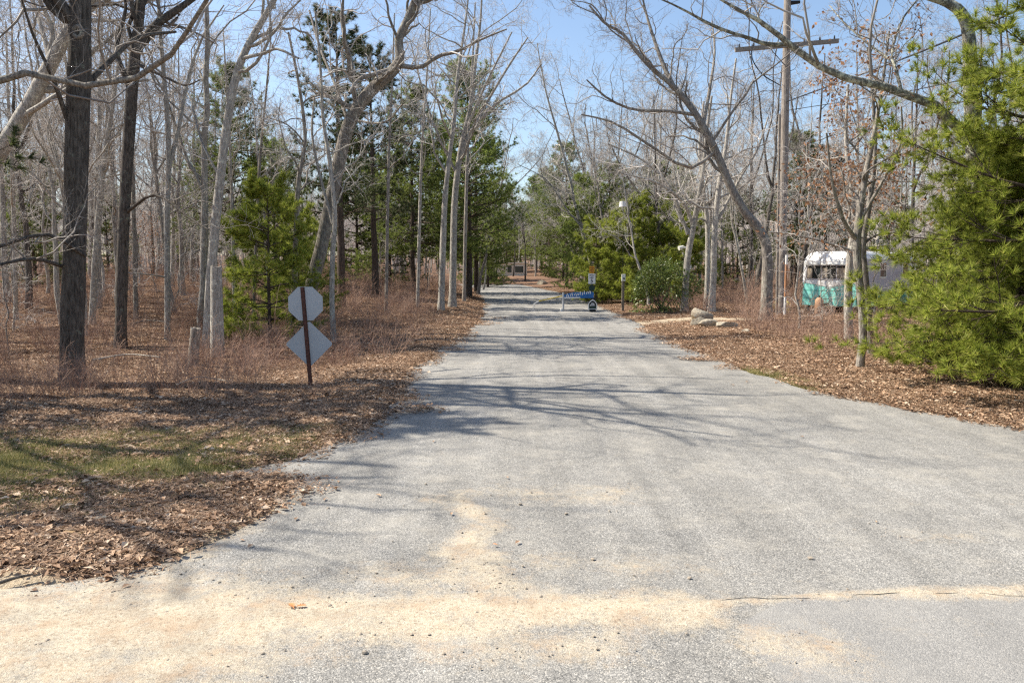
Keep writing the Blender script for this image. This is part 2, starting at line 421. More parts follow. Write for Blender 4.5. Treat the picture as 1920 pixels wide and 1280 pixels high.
# ------------------------------------------------------------------ terrain
def axis_pts(dense_a, dense_b, step, far_a, far_b, g=1.09):
    mid = list(np.arange(dense_a, dense_b, step)); up = []; s = step; v = dense_b
    while v < far_b: up.append(v); s *= g; v += s
    dn = []; s = step; v = dense_a - step
    while v > far_a: dn.append(v); s *= g; v -= s
    return np.array(dn[::-1] + mid + up)
def near_caps(x, y, caps):
    m = np.zeros_like(x)
    for x1, y1, x2, y2, wd, amp in caps:
        dx, dy = x2 - x1, y2 - y1; L2 = dx * dx + dy * dy + 1e-9
        t = np.clip(((x - x1) * dx + (y - y1) * dy) / L2, 0, 1)
        d = np.hypot(x - x1 - t * dx, y - y1 - t * dy)
        m = np.maximum(m, amp * (1 - ss(.0 * wd, 1.9 * wd, d)))
    return m
SAND = [(-3.6, 4.2, -1.7, 4.2, .6, 1.1), (-3.4, 3.7, -1.6, 3.75, .4, .95), (-1.6, 4.3, 1.0, 4.36, .25, 1.1), (-1.6, 4.2, -.2, 4.2, .28, 1), (1.0, 4.42, 2.4, 4.6, .06, .85),
        (2.4, 4.58, 3.3, 4.62, .1, .95), (-.42, 6.5, -.2, 5.9, .13, .8), (-.2, 5.9, -.36, 5.3, .17, .9), (-.36, 5.3, -.1, 4.7, .22, .95), (-.9, 4.9, -.2, 4.75, .2, .7), (-.6, 6.6, .9, 6.7, .3, .45), (1.35, 3.95, 1.65, 3.85, .2, .85), (-.3, 3.9, .5, 3.95, .2, .7),
        (-2.3, 5.1, -2.0, 6.5, .22, .8), (-2.9, 7.25, -2.4, 7.3, .25, .62), (-5.5, 4.2, -3.2, 4.45, .5, 1), (2.9, 5.6, 3.4, 5.6, .15, .3), (.2, 5.1, 1.2, 5.0, .2, .45),
        (-1.0, 30, 2.5, 29, .5, .35), (-1.6, 21, -.6, 20, .4, .5)]
def attr_set(me, name, vals):
    a = me.attributes.new(name, 'FLOAT', 'POINT'); a.data.foreach_set('value', np.ascontiguousarray(vals, dtype=np.float32))

xs = axis_pts(-14, 14, .22, -1500, 1500); ys = axis_pts(3, 32, .22, -60, 1600)
X, Y = np.meshgrid(xs, ys); Z = gz(X, Y)
n, m_ = X.shape; I = np.arange(n * m_).reshape(n, m_)
F = np.stack([I[:-1, :-1], I[:-1, 1:], I[1:, 1:], I[1:, :-1]], -1).reshape(-1, 4)
me = mesh_np('ground', np.stack([X, Y, Z], -1).reshape(-1, 3), F)
xf, yf = X.ravel(), Y.ravel()
GRASS = [(-8, 7.6, -3.5, 7.7, 1.0, 1.0), (-6.5, 9.0, -2.9, 8.8, .7, .8), (-9, 6.8, -5, 6.9, .6, .8), (-3.6, 6.9, -3.2, 7.2, .5, .6), (-7.5, 6.5, -3.9, 6.6, .5, .85), (-4.6, 8.4, -2.7, 8.3, .5, .8), (4.6, 15, 4.9, 12.5, .3, .6)]
attr_set(me, 'grass', near_caps(xf, yf, GRASS))
attr_set(me, 'sand', near_caps(xf, yf, SAND + [(-9, 4.3, -3, 4.4, .5, 1), (4.5, 27.6, 8.2, 28.2, .75, 1.3)]))
tag(link('ground', me, M['ground']), kind='structure')

ry = np.concatenate([np.linspace(-8, 3, 10), np.arange(3.2, 12, .07), np.arange(12, 30, .25), np.arange(30, 96.1, 1.0)])
nu = 150; u = np.linspace(0, 1, nu)
lx, rx = le(ry), re(ry)
lx = lx + (vnoise(ry * 5, ry * 0, 21) - .5) * .12 * ss(4, 6, ry); rx = rx + (vnoise(ry * 5, ry * 0, 23) - .5) * .12 * ss(4, 6, ry)
ml = np.maximum(lx + .01, -4.3); mr = np.minimum(rx - .01, 4.6)
ua = np.linspace(0, 1, 14)[:-1]; ub = np.linspace(0, 1, nu); uc = np.linspace(0, 1, 26)[1:]
X = np.concatenate([lx[:, None] + (ml - lx)[:, None] * ua, ml[:, None] + (mr - ml)[:, None] * ub, mr[:, None] + (rx - mr)[:, None] * uc], 1); nu = X.shape[1]; Y = np.repeat(ry[:, None], nu, 1)
Z = .012 * (fbm(X * .5, Y * .5, 31) - .5) + .0
Z = Z + .014 * near_caps(X.ravel(), Y.ravel(), SAND).reshape(X.shape) ** 2 * (.3 + 1.2 * fbm(X * 6, Y * 6, 17))
Z[:, 0] -= .05; Z[:, -1] -= .05
n, m_ = X.shape; I = np.arange(n * m_).reshape(n, m_)
F = np.stack([I[:-1, :-1], I[:-1, 1:], I[1:, 1:], I[1:, :-1]], -1).reshape(-1, 4)
me = mesh_np('road', np.stack([X, Y, Z], -1).reshape(-1, 3), F)
xf, yf = X.ravel(), Y.ravel()
attr_set(me, 'sand', near_caps(xf, yf, SAND))
CRK = np.array([(.95, 4.40), (1.3, 4.47), (1.7, 4.52), (2.1, 4.53), (2.5, 4.59), (3.0, 4.56), (3.5, 4.5), (5, 4.5), (30, 4.5)])
pm = np.clip(.5 + (np.interp(xf, CRK[:, 0], CRK[:, 1]) - yf) * 3, 0, 1) * np.clip(.5 + (xf - 1.25 + (4.45 - yf) * -.05 + .35 * (1 - ss(3.9, 4.35, yf)) * 0 - .25 * ss(4.1, 4.45, yf)) * 3, 0, 1)
attr_set(me, 'patch', pm)
road = tag(link('road', me, M['asphalt']), kind='structure')
# crack along the patch: a narrow dark groove lip
cp = resample([(x, y + (.02 * math.sin(i * 2.3)), .009) for i, (x, y) in enumerate(CRK[:7])], 60)
cp[:, 1] += (vnoise(cp[:, 0] * 9, cp[:, 0] * 0, 5) - .5) * .05
wv = .0015 + .003 * vnoise(cp[:, 0] * 7, cp[:, 0] * 0, 6)
Vc = np.stack([cp - np.stack([wv * 0, wv, wv * 0], -1), cp + np.stack([wv * 0, wv, wv * 0], -1)], 1).reshape(-1, 3)
I = np.arange(len(Vc)).reshape(-1, 2)
link('crack', mesh_np('crack', Vc, np.stack([I[:-1, 0], I[:-1, 1], I[1:, 1], I[1:, 0]], -1)), M['black'], road)

# ------------------------------------------------------------------ bare trees
def crown_np(P, R, r, k1, k2, k3, k4, rmin, t1=.35, len1=.36, up=.05, l1=None):
    """limbs and twigs grown from trunk polylines; returns (limb mesh parts, twig mesh parts, twig ends)."""
    A, RA = grow(P, R, k1, t1, .99, .9, len1, 9, .27, up + .03, .52, rmin * 3, r)
    if l1 is not None:
        A = np.concatenate([A, l1[0]]); RA = np.concatenate([RA, l1[1]])
    B, RB = grow(A, RA, k2, .18, .98, .85, .5, 7, .34, up, .48, rmin * 1.8, r)
    C, RC = grow(B, RB, k3, .15, .98, .8, .52, 4, .34, up, .46, rmin * 1.25, r)
    D, RD = grow(C, RC, k4, .15, 1, .65, .6, 2, .22, up, .55, rmin, r)
    na = len(A) - (len(l1[0]) if l1 is not None else 0)
    limbs = [tubes(A[:na], RA[:na], 6)]
    tw = [tubes(B, RB, 4), tubes(C, RC, 3), tubes(D, RD, 3)]
    return limbs, tw, D

def two_mats(me, n0, m0, m1):
    me.materials.append(m0); me.materials.append(m1)
    ix = np.ones(len(me.polygons), np.int32); ix[:n0] = 0; me.polygons.foreach_set('material_index', ix)
    return me

def trunk_mesh(P, R, sides=12, r=None, lump=.08):
    V, F = tubes(P, R, sides)
    c = np.repeat(P.reshape(-1, 3), sides, 0); off = V - c
    nz = fbm(V[:, 0] * 9 + V[:, 1] * 7, V[:, 2] * 1.7 + V[:, 1], 3) - .5
    V = c + off * (1 + lump * 2 * nz)[:, None]
    return V, F

def bare_proto(name, H, r0, seed, bark, twig, k=(13, 7, 7, 5), rmin=.0028, lean=.04, fork=False, t1=.35, len1=.34, leaves=0):
    r = np.random.default_rng(seed)
    n = 18; q = np.linspace(0, 1, n)
    wob = np.cumsum(r.normal(0, lean, (n, 2)), 0) * H / n * 1.2
    P = np.stack([wob[:, 0] - wob[0, 0], wob[:, 1] - wob[0, 1], q * H - .15], -1)[None]
    R = (r0 * (1 - .82 * q ** .9) * (1 + .35 * np.exp(-q * 22)))[None]
    extra = None
    root = empty(name, (0, -500, 0), 'x', 'tree')
    tr = [trunk_mesh(P[0][None], R, 9)]
    if fork:
        i = int(n * .42)
        G, RG = grow(P[:, i:], R[:, i:], 2, 0, .25, .5, .95, 12, .1, .1, .8, .02, r)
        tr.append(tubes(G, RG, 7))
        Q = np.concatenate([np.stack([resample(g, n) for g in G]), P]); RQ = np.concatenate([np.stack([np.interp(np.linspace(0, 1, n), np.linspace(0, 1, RG.shape[1]), x) for x in RG]), R])
        P2, R2 = Q, RQ; kk = max(4, k[0] // 2)
    else: P2, R2, kk = P, R, k[0]
    limbs, tw, D = crown_np(P2, R2, r, kk, k[1], k[2], k[3], rmin, t1, len1)
    V, F = merge(tr + limbs)
    o1 = link('trunk', mesh_np('trunk', V, F), bark, root)
    V, F = merge(tw)
    o2 = link('crown', mesh_np('crown', V, F), twig, root)
    KIDS[root.name] = [o1, o2]
    if leaves:
        KIDS[root.name].append(link('dead_leaves', leaf_np(D[:, -1], leaves, r, .055, .3), M['dead_leaf'], root))
    return root

def leaf_np(pts, count, r, size, spread=.08, aspect=.55):
    p = pts[r.integers(0, len(pts), count)] + r.normal(0, spread, (count, 3)) * .5
    a = r.normal(size=(count, 3)); a /= np.linalg.norm(a, axis=1, keepdims=True)
    b_ = np.cross(a, r.normal(size=(count, 3))); b_ /= np.linalg.norm(b_, axis=1, keepdims=True)
    c = np.cross(a, b_); s = size * r.uniform(.6, 1.3, (count, 1))
    V = np.stack([p - a * s, p - b_ * s * aspect + c * s * .25, p + a * s, p + b_ * s * aspect + c * s * .25], 1).reshape(-1, 3)
    I = np.arange(count * 4).reshape(-1, 4)
    return mesh_np('leaves', V, np.concatenate([I[:, [0, 1, 2]], I[:, [0, 2, 3]]]), False)

def hero(name, label, trunk, bark, twig, limbs=(), seed=0, k=(8, 6, 5, 4), t1=.4, len1=.3, rmin=.0028, d=None, drift=.0, group=None, up=.05, sides=12, leaves=0, flare=.45, ws=.66):
    """trunk: (px, py, width_px) from the ground up; limbs: ((px,py,w) path, depth offset at its end)."""
    r = np.random.default_rng(seed + 100)
    trunk = [(a, c, w_ * ws) for a, c, w_ in trunk]; limbs = [([(a, c, w_ * max(ws, .85)) for a, c, w_ in p_], o_) for p_, o_ in limbs]
    if d is None: base = hit(trunk[0][0], trunk[0][1]); d = base[1]
    pts = []
    for i, (px, py, wp) in enumerate(trunk):
        dd = d + drift * i / max(1, len(trunk) - 1)
        q = pix(px, py, dd); pts.append((*q, wp * dd / FPX / 2))
    base = np.array(pts[0][:3]); base[2] = float(gz(base[0], base[1]))
    pts[0] = (*base, pts[0][3])
    A = resample(pts, 34); A[0, 2] -= .15
    A[:, 1] += np.sin(np.linspace(0, 7, 34) + seed) * .05 * np.linspace(0, 1, 34)
    P, R = A[:, :3], np.maximum(A[:, 3], .01)
    h = np.linspace(0, 1, 34); R = R * (1 + flare * np.exp(-(P[:, 2] - base[2]).clip(0) / .22))
    root = empty(name, base, label, 'tree', group)
    V, F = trunk_mesh(P[None], R[None], sides)
    tr = [(V, F)]
    l1 = None
    if limbs:
        LP, LR = [], []
        for path, do in limbs:
            q = []
            for i, (px, py, wp) in enumerate(path):
                dd = d + do * i / (len(path) - 1); q.append((*pix(px, py, dd), wp * dd / FPX / 2))
            q = resample(q, 10 if len(path) < 8 else 10); LP.append(q[:, :3]); LR.append(np.maximum(q[:, 3], .006))
        l1 = (np.array(LP), np.array(LR))
    lb, tw, D = crown_np(P[None], R[None], r, k[0], k[1], k[2], k[3], rmin, t1, len1, up, l1)
    link('trunk', mesh_np('trunk', V - base, F), bark, root)
    if l1 is not None:
        for i in range(len(l1[0])):
            Vl, Fl = trunk_mesh(l1[0][i:i + 1], l1[1][i:i + 1], 8); link('limb', mesh_np('limb', Vl - base, Fl), bark, root)
    V, F = merge(lb + tw); link('crown', two_mats(mesh_np('crown', V - base, F), len(lb[0][1]), bark, twig), None, root)
    if leaves: link('dead_leaves', leaf_np(D[:, -1] - base, leaves, r, .05, .25), M['dead_leaf'], root)
    return root, P, R, base

# ------------------------------------------------------------------ pines
def pine_proto(name, H, Rb, r0, seed, needle, z0=.1, whorl=.55, nb=5, k2=8, ntuft=3, nneed=22, nlen=.15, nwid=.009, shape=.75, label='x', elev=(.05, .7), gap=.0, k3=0, tuft_up=.25, loc=(0, -500, 0), cone=(.25, 1.25)):
    r = np.random.default_rng(seed)
    root = empty(name, loc, label, 'tree')
    n = 14; q = np.linspace(0, 1, n)
    wob = np.cumsum(r.normal(0, .02, (n, 2)), 0) * H / n
    P = np.stack([wob[:, 0] - wob[0, 0], wob[:, 1] - wob[0, 1], q * H - .1], -1)[None]
    R = (r0 * (1 - .93 * q))[None]
    BP, BR = [], []
    z = z0 * H
    while z < H * .97:
        f = z / H
        for j in range(nb):
            if r.random() < gap: continue
            az = r.uniform(0, 2 * np.pi); L = Rb * (1 - f) ** shape * r.uniform(.7, 1.15) + .15
            if f < .25: L *= .75 + f
            el = elev[0] + (elev[1] - elev[0]) * f + r.normal(0, .1)
            d = np.array([math.cos(az) * math.cos(el), math.sin(az) * math.cos(el), math.sin(el)])
            zz = z + r.normal(0, .06)
            c = np.array([np.interp(zz, P[0, :, 2], P[0, :, 0]), np.interp(zz, P[0, :, 2], P[0, :, 1]), zz])
            pts = [c]
            for s in range(7):
                d = d + r.normal(0, .07, 3) + np.array([0, 0, (-.05 if s < 3 else .09)]); d /= np.linalg.norm(d)
                pts.append(pts[-1] + d * L / 7)
            BP.append(pts); rb = max(.008, .012 * L + .004); BR.append(np.linspace(rb, .004, 8))
        z += whorl * r.uniform(.8, 1.2)
    B = np.array(BP); RB = np.array(BR)
    B[:, :, 2] = np.maximum(B[:, :, 2], .12 + .06 * np.arange(8)[None])
    C, RC = grow(B, RB, k2, .22, 1, .8, .34, 4, .1, .07, .6, .003, r, horiz=.55)
    if k3:
        E, RE = grow(C, RC, k3, .25, 1, .75, .5, 2, .1, .1, .7, .0025, r, horiz=.3)
    def tuft_pts(Q, ts):
        n_ = Q.shape[1]; out = []; dirs = []
        for t in ts:
            f = t * (n_ - 1) * .999; i = int(f); fr = f - i
            out.append(Q[:, i] * (1 - fr) + Q[:, i + 1] * fr); dirs.append(Q[:, i + 1] - Q[:, i])
        return np.concatenate(out), np.concatenate(dirs)
    T, D = tuft_pts(C, np.linspace(.35, 1, ntuft)); T2, D2 = tuft_pts(B, np.linspace(.55, 1, ntuft))
    if k3:
        T3, D3 = tuft_pts(E, [1.]); T2 = np.concatenate([T2, T3]); D2 = np.concatenate([D2, D3])
    T = np.concatenate([T, T2, P[0, -1:]]); D = np.concatenate([D, D2, [[0, 0, 1.]]])
    T = T + r.normal(0, .02, T.shape)
    kz = T[:, 2] > .16 + .1 * np.hypot(T[:, 0], T[:, 1]); T, D = T[kz], D[kz]
    D = D / (np.linalg.norm(D, axis=1, keepdims=True) + 1e-9) + np.array([0, 0, tuft_up]); D /= np.linalg.norm(D, axis=1, keepdims=True)
    N = len(T) * nneed
    Tn = np.repeat(T, nneed, 0); Dn = np.repeat(D, nneed, 0)
    pv = np.cross(Dn, r.normal(size=(N, 3))); pv /= np.linalg.norm(pv, axis=1, keepdims=True) + 1e-9
    th = r.uniform(cone[0], cone[1], (N, 1))
    nd = Dn * np.cos(th) + pv * np.sin(th); nd[:, 2] -= .08
    ln = nlen * r.uniform(.7, 1.15, (N, 1))
    sd_ = np.cross(nd, r.normal(size=(N, 3))); sd_ /= np.linalg.norm(sd_, axis=1, keepdims=True) + 1e-9
    b0 = Tn - Dn * r.uniform(0, .06, (N, 1))
    V = np.stack([b0 - sd_ * nwid / 2, b0 + sd_ * nwid / 2, b0 + nd * ln], 1).reshape(-1, 3)
    Fn = np.arange(N * 3).reshape(-1, 3)
    V2, F2 = merge([tubes(B, RB, 4), tubes(C, RC, 3)] + ([tubes(E, RE, 3)] if k3 else []))
    a = link('trunk', mesh_np('trunk', *tubes(P, R, 9)), M['bark_pine'], root)
    bo = link('branches', mesh_np('branches', V2, F2), M['bark_pine'], root)
    c = link('crown', mesh_np('crown', V, Fn, False), needle, root)
    KIDS[root.name] = [a, bo, c]
    return root

# ------------------------------------------------------------------ scatter of uncountable stuff (own mesh holds the variants and the points)
def scatter(name, variants, pts, scl, rot, mat, label, cat, r):
    V, F = merge(variants)
    vid = np.concatenate([np.full(len(v), i) for i, (v, f) in enumerate(variants)])
    nv, npt = len(V), len(pts)
    me = mesh_np(name, np.concatenate([V, pts]), F, False)
    def at(nm, typ, vals, key='value'):
        a = me.attributes.new(nm, typ, 'POINT'); a.data.foreach_set(key, np.ascontiguousarray(vals).ravel())
    at('vid', 'INT', np.concatenate([vid, np.zeros(npt)]).astype(np.int32))
    at('is_pt', 'BOOLEAN', np.concatenate([np.zeros(nv, bool), np.ones(npt, bool)]))
    at('idx', 'INT', np.concatenate([np.zeros(nv), r.integers(0, len(variants), npt)]).astype(np.int32))
    at('scl', 'FLOAT', np.concatenate([np.ones(nv), scl]).astype(np.float32))
    at('rot', 'FLOAT_VECTOR', np.concatenate([np.zeros((nv, 3)), rot]).astype(np.float32), 'vector')
    o = link(name, me, mat); tag(o, label, cat, kind='stuff')
    g = bpy.data.node_groups.new(name + '_scatter', 'GeometryNodeTree')
    g.interface.new_socket('Geometry', in_out='INPUT', socket_type='NodeSocketGeometry')
    g.interface.new_socket('Geometry', in_out='OUTPUT', socket_type='NodeSocketGeometry')
    N = g.nodes; L = g.links
    gi, go = N.new('NodeGroupInput'), N.new('NodeGroupOutput')
    def na(nm, t):
        q = N.new('GeometryNodeInputNamedAttribute'); q.data_type = t; q.inputs['Name'].default_value = nm; return q.outputs['Attribute']
    sg = N.new('GeometryNodeSeparateGeometry'); sg.domain = 'POINT'
    sp = N.new('GeometryNodeSplitToInstances'); sp.domain = 'POINT'
    io = N.new('GeometryNodeInstanceOnPoints')
    L.new(gi.outputs[0], sg.inputs[0]); L.new(na('is_pt', 'BOOLEAN'), sg.inputs['Selection'])
    L.new(sg.outputs['Inverted'], sp.inputs[0]); L.new(na('vid', 'INT'), sp.inputs['Group ID'])
    L.new(sg.outputs['Selection'], io.inputs['Points']); L.new(sp.outputs['Instances'], io.inputs['Instance'])
    io.inputs['Pick Instance'].default_value = True
    L.new(na('idx', 'INT'), io.inputs['Instance Index']); L.new(na('rot', 'FLOAT_VECTOR'), io.inputs['Rotation']); L.new(na('scl', 'FLOAT'), io.inputs['Scale'])
    L.new(io.outputs[0], go.inputs[0])
    md = o.modifiers.new('scatter', 'NODES'); md.node_group = g
    return o

def outside(x, y, margin=0.0):
    return np.maximum(le(y) - x, x - re(y)) > margin

def fan(nn, r, d0, d1, power=1.0, half=.78):
    """points over the ground in front of the camera, denser near."""
    d = (d0 ** power + (d1 ** power - d0 ** power) * r.random(nn)) ** (1 / power)
    a = r.uniform(-half, half, nn)
    return d * np.tan(a), d

# --- leaf litter
r = np.random.default_rng(3)
lv = []
for v in range(6):
    nl = 130
    rad = .34 * np.sqrt(r.random(nl)); a = r.uniform(0, 6.28, nl)
    c = np.stack([rad * np.cos(a), rad * np.sin(a), r.uniform(.006, .04, nl)], -1)
    yaw = r.uniform(0, 6.28, nl); s = np.clip(r.lognormal(-4.35 + .09 * v, .5, nl), .007, .045)
    d1 = np.stack([np.cos(yaw), np.sin(yaw), r.normal(0, .2, nl)], -1) * s[:, None]
    d2 = np.stack([-np.sin(yaw), np.cos(yaw), r.normal(0, .28, nl)], -1) * (s * .5)[:, None]
    up = np.array([0, 0, 1.]) * (s * r.uniform(.1, .55, nl))[:, None]
    V = np.stack([c - d1, c - d2 + up, c + d1 + up * .4, c + d2 + up], 1).reshape(-1, 3)
    I = np.arange(nl * 4).reshape(-1, 4)
    nst = 70; cc = np.stack([r.normal(0, .17, nst), r.normal(0, .17, nst), r.uniform(.015, .05, nst)], -1); yw = r.uniform(0, 6.28, nst); hl = r.uniform(.03, .075, nst)
    dd = np.stack([np.cos(yw) * hl, np.sin(yw) * hl, r.normal(0, .006, nst)], -1); pp = np.stack([-np.sin(yw), np.cos(yw), yw * 0], -1) * .0022
    V3 = np.stack([cc - dd - pp, cc - dd + pp, cc + dd], 1).reshape(-1, 3)
    lv.append(merge([(V, np.concatenate([I[:, [0, 1, 2]], I[:, [0, 2, 3]]])), (V3, np.arange(nst * 3).reshape(-1, 3))]))
x, y = fan(60000, r, 3.5, 75, .7)
g = near_caps(x, y, GRASS); sa = near_caps(x, y, SAND + [(-9, 4.3, -3, 4.4, .5, 1), (4.5, 27.6, 8.2, 28.2, .6, 1.3)])
ed = np.maximum(le(y) - x, x - re(y))
keep = (ed > .05 - .35 * (r.random(len(x)) < .18) * r.random(len(x))) & (r.random(len(x)) > g * 1.0) & (r.random(len(x)) > sa * 1.1) & (y > 4.75)
keep &= (vnoise(x * .8, y * .8, 44) + .25 > r.random(len(x)) * .75)
x, y = x[keep], y[keep]
for cx, cy, sx_, sy_, nn in ((-2.3, 7.0, .22, .06, 14), (-1.44, 10.7, .1, .05, 4), (4.2, 16.6, .15, .12, 7), (-1.2, 28, .3, 1.5, 14), (4.3, 22, .15, 2.0, 16), (-1.5, 22, .15, 2.0, 16)):
    x = np.append(x, r.normal(cx, sx_, nn)); y = np.append(y, r.normal(cy, sy_, nn))
z = np.maximum(gz(x, y), np.where(outside(x, y, -.02), -9, .004)); N_ = len(x)
scatter('leaf_litter', lv, np.stack([x, y, z], -1), r.uniform(.75, 1.15, N_), np.stack([np.zeros(N_), np.zeros(N_), r.uniform(0, 6.28, N_)], -1), M['litter'],
        'brown fallen oak leaves covering the ground on both sides of the road', 'leaf litter', r)
# loose leaves blown onto the asphalt
nl = 420
x, y = fan(nl, r, 4, 60, .7, .5); k = ~outside(x, y, -.1); x, y = x[k], y[k]
near_edge = np.minimum(x - le(y), re(y) - x); k = r.random(len(x)) < np.exp(-near_edge / .5) + .12; x, y = x[k], y[k]
lone = []
for v in range(3):
    s = .04; V = np.array([(-s, 0, .006), (0, -s * .5, .016), (s, 0, .008), (0, s * .5, .02)]); lone.append((V, np.array([(0, 1, 2), (0, 2, 3)])))
N_ = len(x)
scatter('scattered_leaves', lone, np.stack([x, y, np.full(N_, .008)], -1), r.uniform(.5, 1.2, N_), np.stack([np.zeros(N_), np.zeros(N_), r.uniform(0, 6.28, N_)], -1), M['litter'],
        'single brown leaves and bits blown onto the grey road', 'leaves', r)

# --- grass
gv = []
for v in range(4):
    nb = 55; c = np.stack([r.normal(0, .055, nb), r.normal(0, .055, nb), np.zeros(nb)], -1)
    d = np.stack([r.normal(0, .55, nb), r.normal(0, .55, nb), np.ones(nb)], -1); d /= np.linalg.norm(d, axis=1, keepdims=True)
    ln = r.uniform(.03, .085, (nb, 1)); sdv = np.cross(d, r.normal(size=(nb, 3))); sdv /= np.linalg.norm(sdv, axis=1, keepdims=True)
    V = np.stack([c - sdv * .003, c + sdv * .003, c + d * ln], 1).reshape(-1, 3); gv.append((V, np.arange(nb * 3).reshape(-1, 3)))
x = r.uniform(-11, 6, 60000); y = r.uniform(5.5, 16, 60000)
g = near_caps(x, y, GRASS) * (.35 + 1.1 * vnoise(x * 1.6, y * 1.6, 71)); k = (r.random(len(x)) < g * .75) & outside(x, y, .03); x, y = x[k], y[k]; N_ = len(x)
scatter('grass', gv, np.stack([x, y, gz(x, y)], -1), r.uniform(.6, 1.2, N_), np.stack([np.zeros(N_), np.zeros(N_), r.uniform(0, 6.28, N_)], -1), M['grass'],
        'thin patch of green and straw coloured grass on the left verge', 'grass', r)

# --- leafless brush
bv = []
for v in range(6):
    ns = 11
    base = np.stack([r.normal(0, .16, ns), r.normal(0, .16, ns), np.full(ns, -.02)], -1)
    top = base + np.stack([r.normal(0, .2, ns), r.normal(0, .2, ns), r.uniform(.32, .75, ns)], -1)
    q = np.linspace(0, 1, 4)[None, :, None]
    P = base[:, None] * (1 - q) + top[:, None] * q + r.normal(0, .025, (ns, 4, 3)) * (q > 0)
    Rr = np.tile(np.linspace(.0038, .0018, 4), (ns, 1))
    B_, RB_ = grow(P, Rr, 4, .25, 1, .7, .5, 2, .2, .12, .8, .0017, r)
    C_, RC_ = grow(B_, RB_, 3, .2, 1, .7, .55, 1, .2, .1, .8, .0015, r)
    bv.append(merge([tubes(P, Rr, 3), tubes(B_, RB_, 3), tubes(C_, RC_, 3)]))
x, y = fan(9000, r, 9, 70, .8)
ed = np.maximum(le(y) - x, x - re(y)); lft = x < le(y)
pr = np.where(lft, ss(10.8, 13.5, y) * ss(.7, 2.2, ed), 1.2 * ss(1.4, 3.4, ed) * ss(13.5, 17, y) * np.where((y > 21) & (y < 32) & (x > 8.5), .3, 1))
pr = pr * .75 * (.15 + 1.1 * vnoise(x * .4, y * .4, 90)) * (1 - near_caps(x, y, [(4.5, 27.6, 8.6, 28.2, 1.2, 1), (4.5, 34, 7, 34, 1.5, 1), (6, 26, 9, 24, 1, .6)]))
k = (ed > .3) & (r.random(len(x)) < pr) & (np.hypot((x + 3.75) / 1.0, (y - 13.2) / 1.6) > 1); x, y = x[k], y[k]; N_ = len(x)
scatter('brush', bv, np.stack([x, y, gz(x, y)], -1), np.clip(r.lognormal(-.28, .38, N_), .4, 2.0), np.stack([r.normal(0, .1, N_), r.normal(0, .1, N_), r.uniform(0, 6.28, N_)], -1), M['brush'],
        'knee-high leafless reddish brown brush covering the forest floor', 'brush', r)

# --- pebbles on the sand
ico = bmesh.new(); bmesh.ops.create_icosphere(ico, subdivisions=1, radius=1); iv = np.array([v.co[:] for v in ico.verts]); ifc = np.array([[v.index for v in f.verts] for f in ico.faces]); ico.free()
pv = [(iv * r.uniform(.6, 1.2, (len(iv), 1)) * np.array([1, .8, .55]) * .012, ifc) for _ in range(5)]
x = r.uniform(-4.5, 3.5, 16000); y = r.uniform(3.6, 7.5, 16000)
g = near_caps(x, y, SAND); k = r.random(len(x)) < (g * .55 + .012) * (1.4 * vnoise(x * 2, y * 2, 8)); x, y = x[k], y[k]; N_ = len(x)
scatter('pebbles', pv, np.stack([x, y, np.full(N_, .004) + np.where(outside(x, y), .0, .004)], -1), np.clip(r.lognormal(-1.05, .6, N_), .12, 1.8), np.stack([np.zeros(N_), np.zeros(N_), r.uniform(0, 6.28, N_)], -1), M['pebble'],
        'small brown and grey pebbles scattered over the sandy asphalt', 'pebbles', r)

# ------------------------------------------------------------------ hero trees, left
hero('oak_tree', 'thick dark straight trunk with a knot hole, nearest tree on the left', [(137, 722, 46), (134, 640, 47), (138, 520, 46), (141, 400, 45), (145, 260, 46), (150, 130, 44), (152, 0, 40), (156, -160, 36), (166, -330, 27), (172, -500, 17), (180, -640, 9)], M['bark_dark'], M['twig_dark'],
     [([(150, 170, 16), (210, 110, 12), (260, 70, 9), (330, 60, 5)], 2), ([(160, 480, 9), (90, 440, 8), (0, 462, 7), (-90, 500, 5)], -2.0), ([(135, 250, 12), (100, 150, 9), (60, 60, 6), (30, -40, 4)], -1.5), ([(120, 500, 9), (60, 485, 8), (-20, 502, 6), (-120, 540, 4)], -3)], seed=1, t1=.52, k=(12, 6, 5, 4), sides=18, ws=.88, len1=.4)
hero('oak_tree', 'dark trunk forking into a heavy right limb, second from the left', [(226, 655, 27), (228, 540, 28), (232, 420, 28), (240, 290, 28), (247, 190, 28), (254, 95, 26), (262, 30, 22), (266, -40, 20), (272, -160, 15), (280, -300, 8)], M['bark_dark'], M['twig_dark'],
     [([(252, 100, 20), (270, 75, 19), (295, 45, 18), (330, 20, 15), (372, -10, 12), (420, -60, 8)], .8), ([(255, 120, 8), (300, 140, 6), (345, 160, 4), (375, 150, 3)], -1.0), ([(235, 400, 8), (290, 365, 6), (350, 405, 4), (390, 430, 3)], -2)], seed=2, t1=.45, k=(11, 7, 5, 4), sides=14, ws=.72)
hero('leaning_tree', 'pale smooth trunk leaning in from the left edge of the frame', [(-215, 640, 40), (-120, 470, 37), (-50, 360, 35), (0, 285, 33), (50, 205, 31), (95, 120, 28), (135, 45, 24), (185, -10, 18), (240, -45, 12), (300, -90, 8)], M['bark_pale'], M['twig'],
     [([(96, 120, 13), (80, 60, 9), (62, 0, 7), (50, -70, 4)], 1.0), ([(128, 60, 14), (170, 18, 11), (210, -5, 9), (260, -40, 5)], -.5)], seed=3, t1=.4, k=(8, 7, 5, 4), ws=.85)
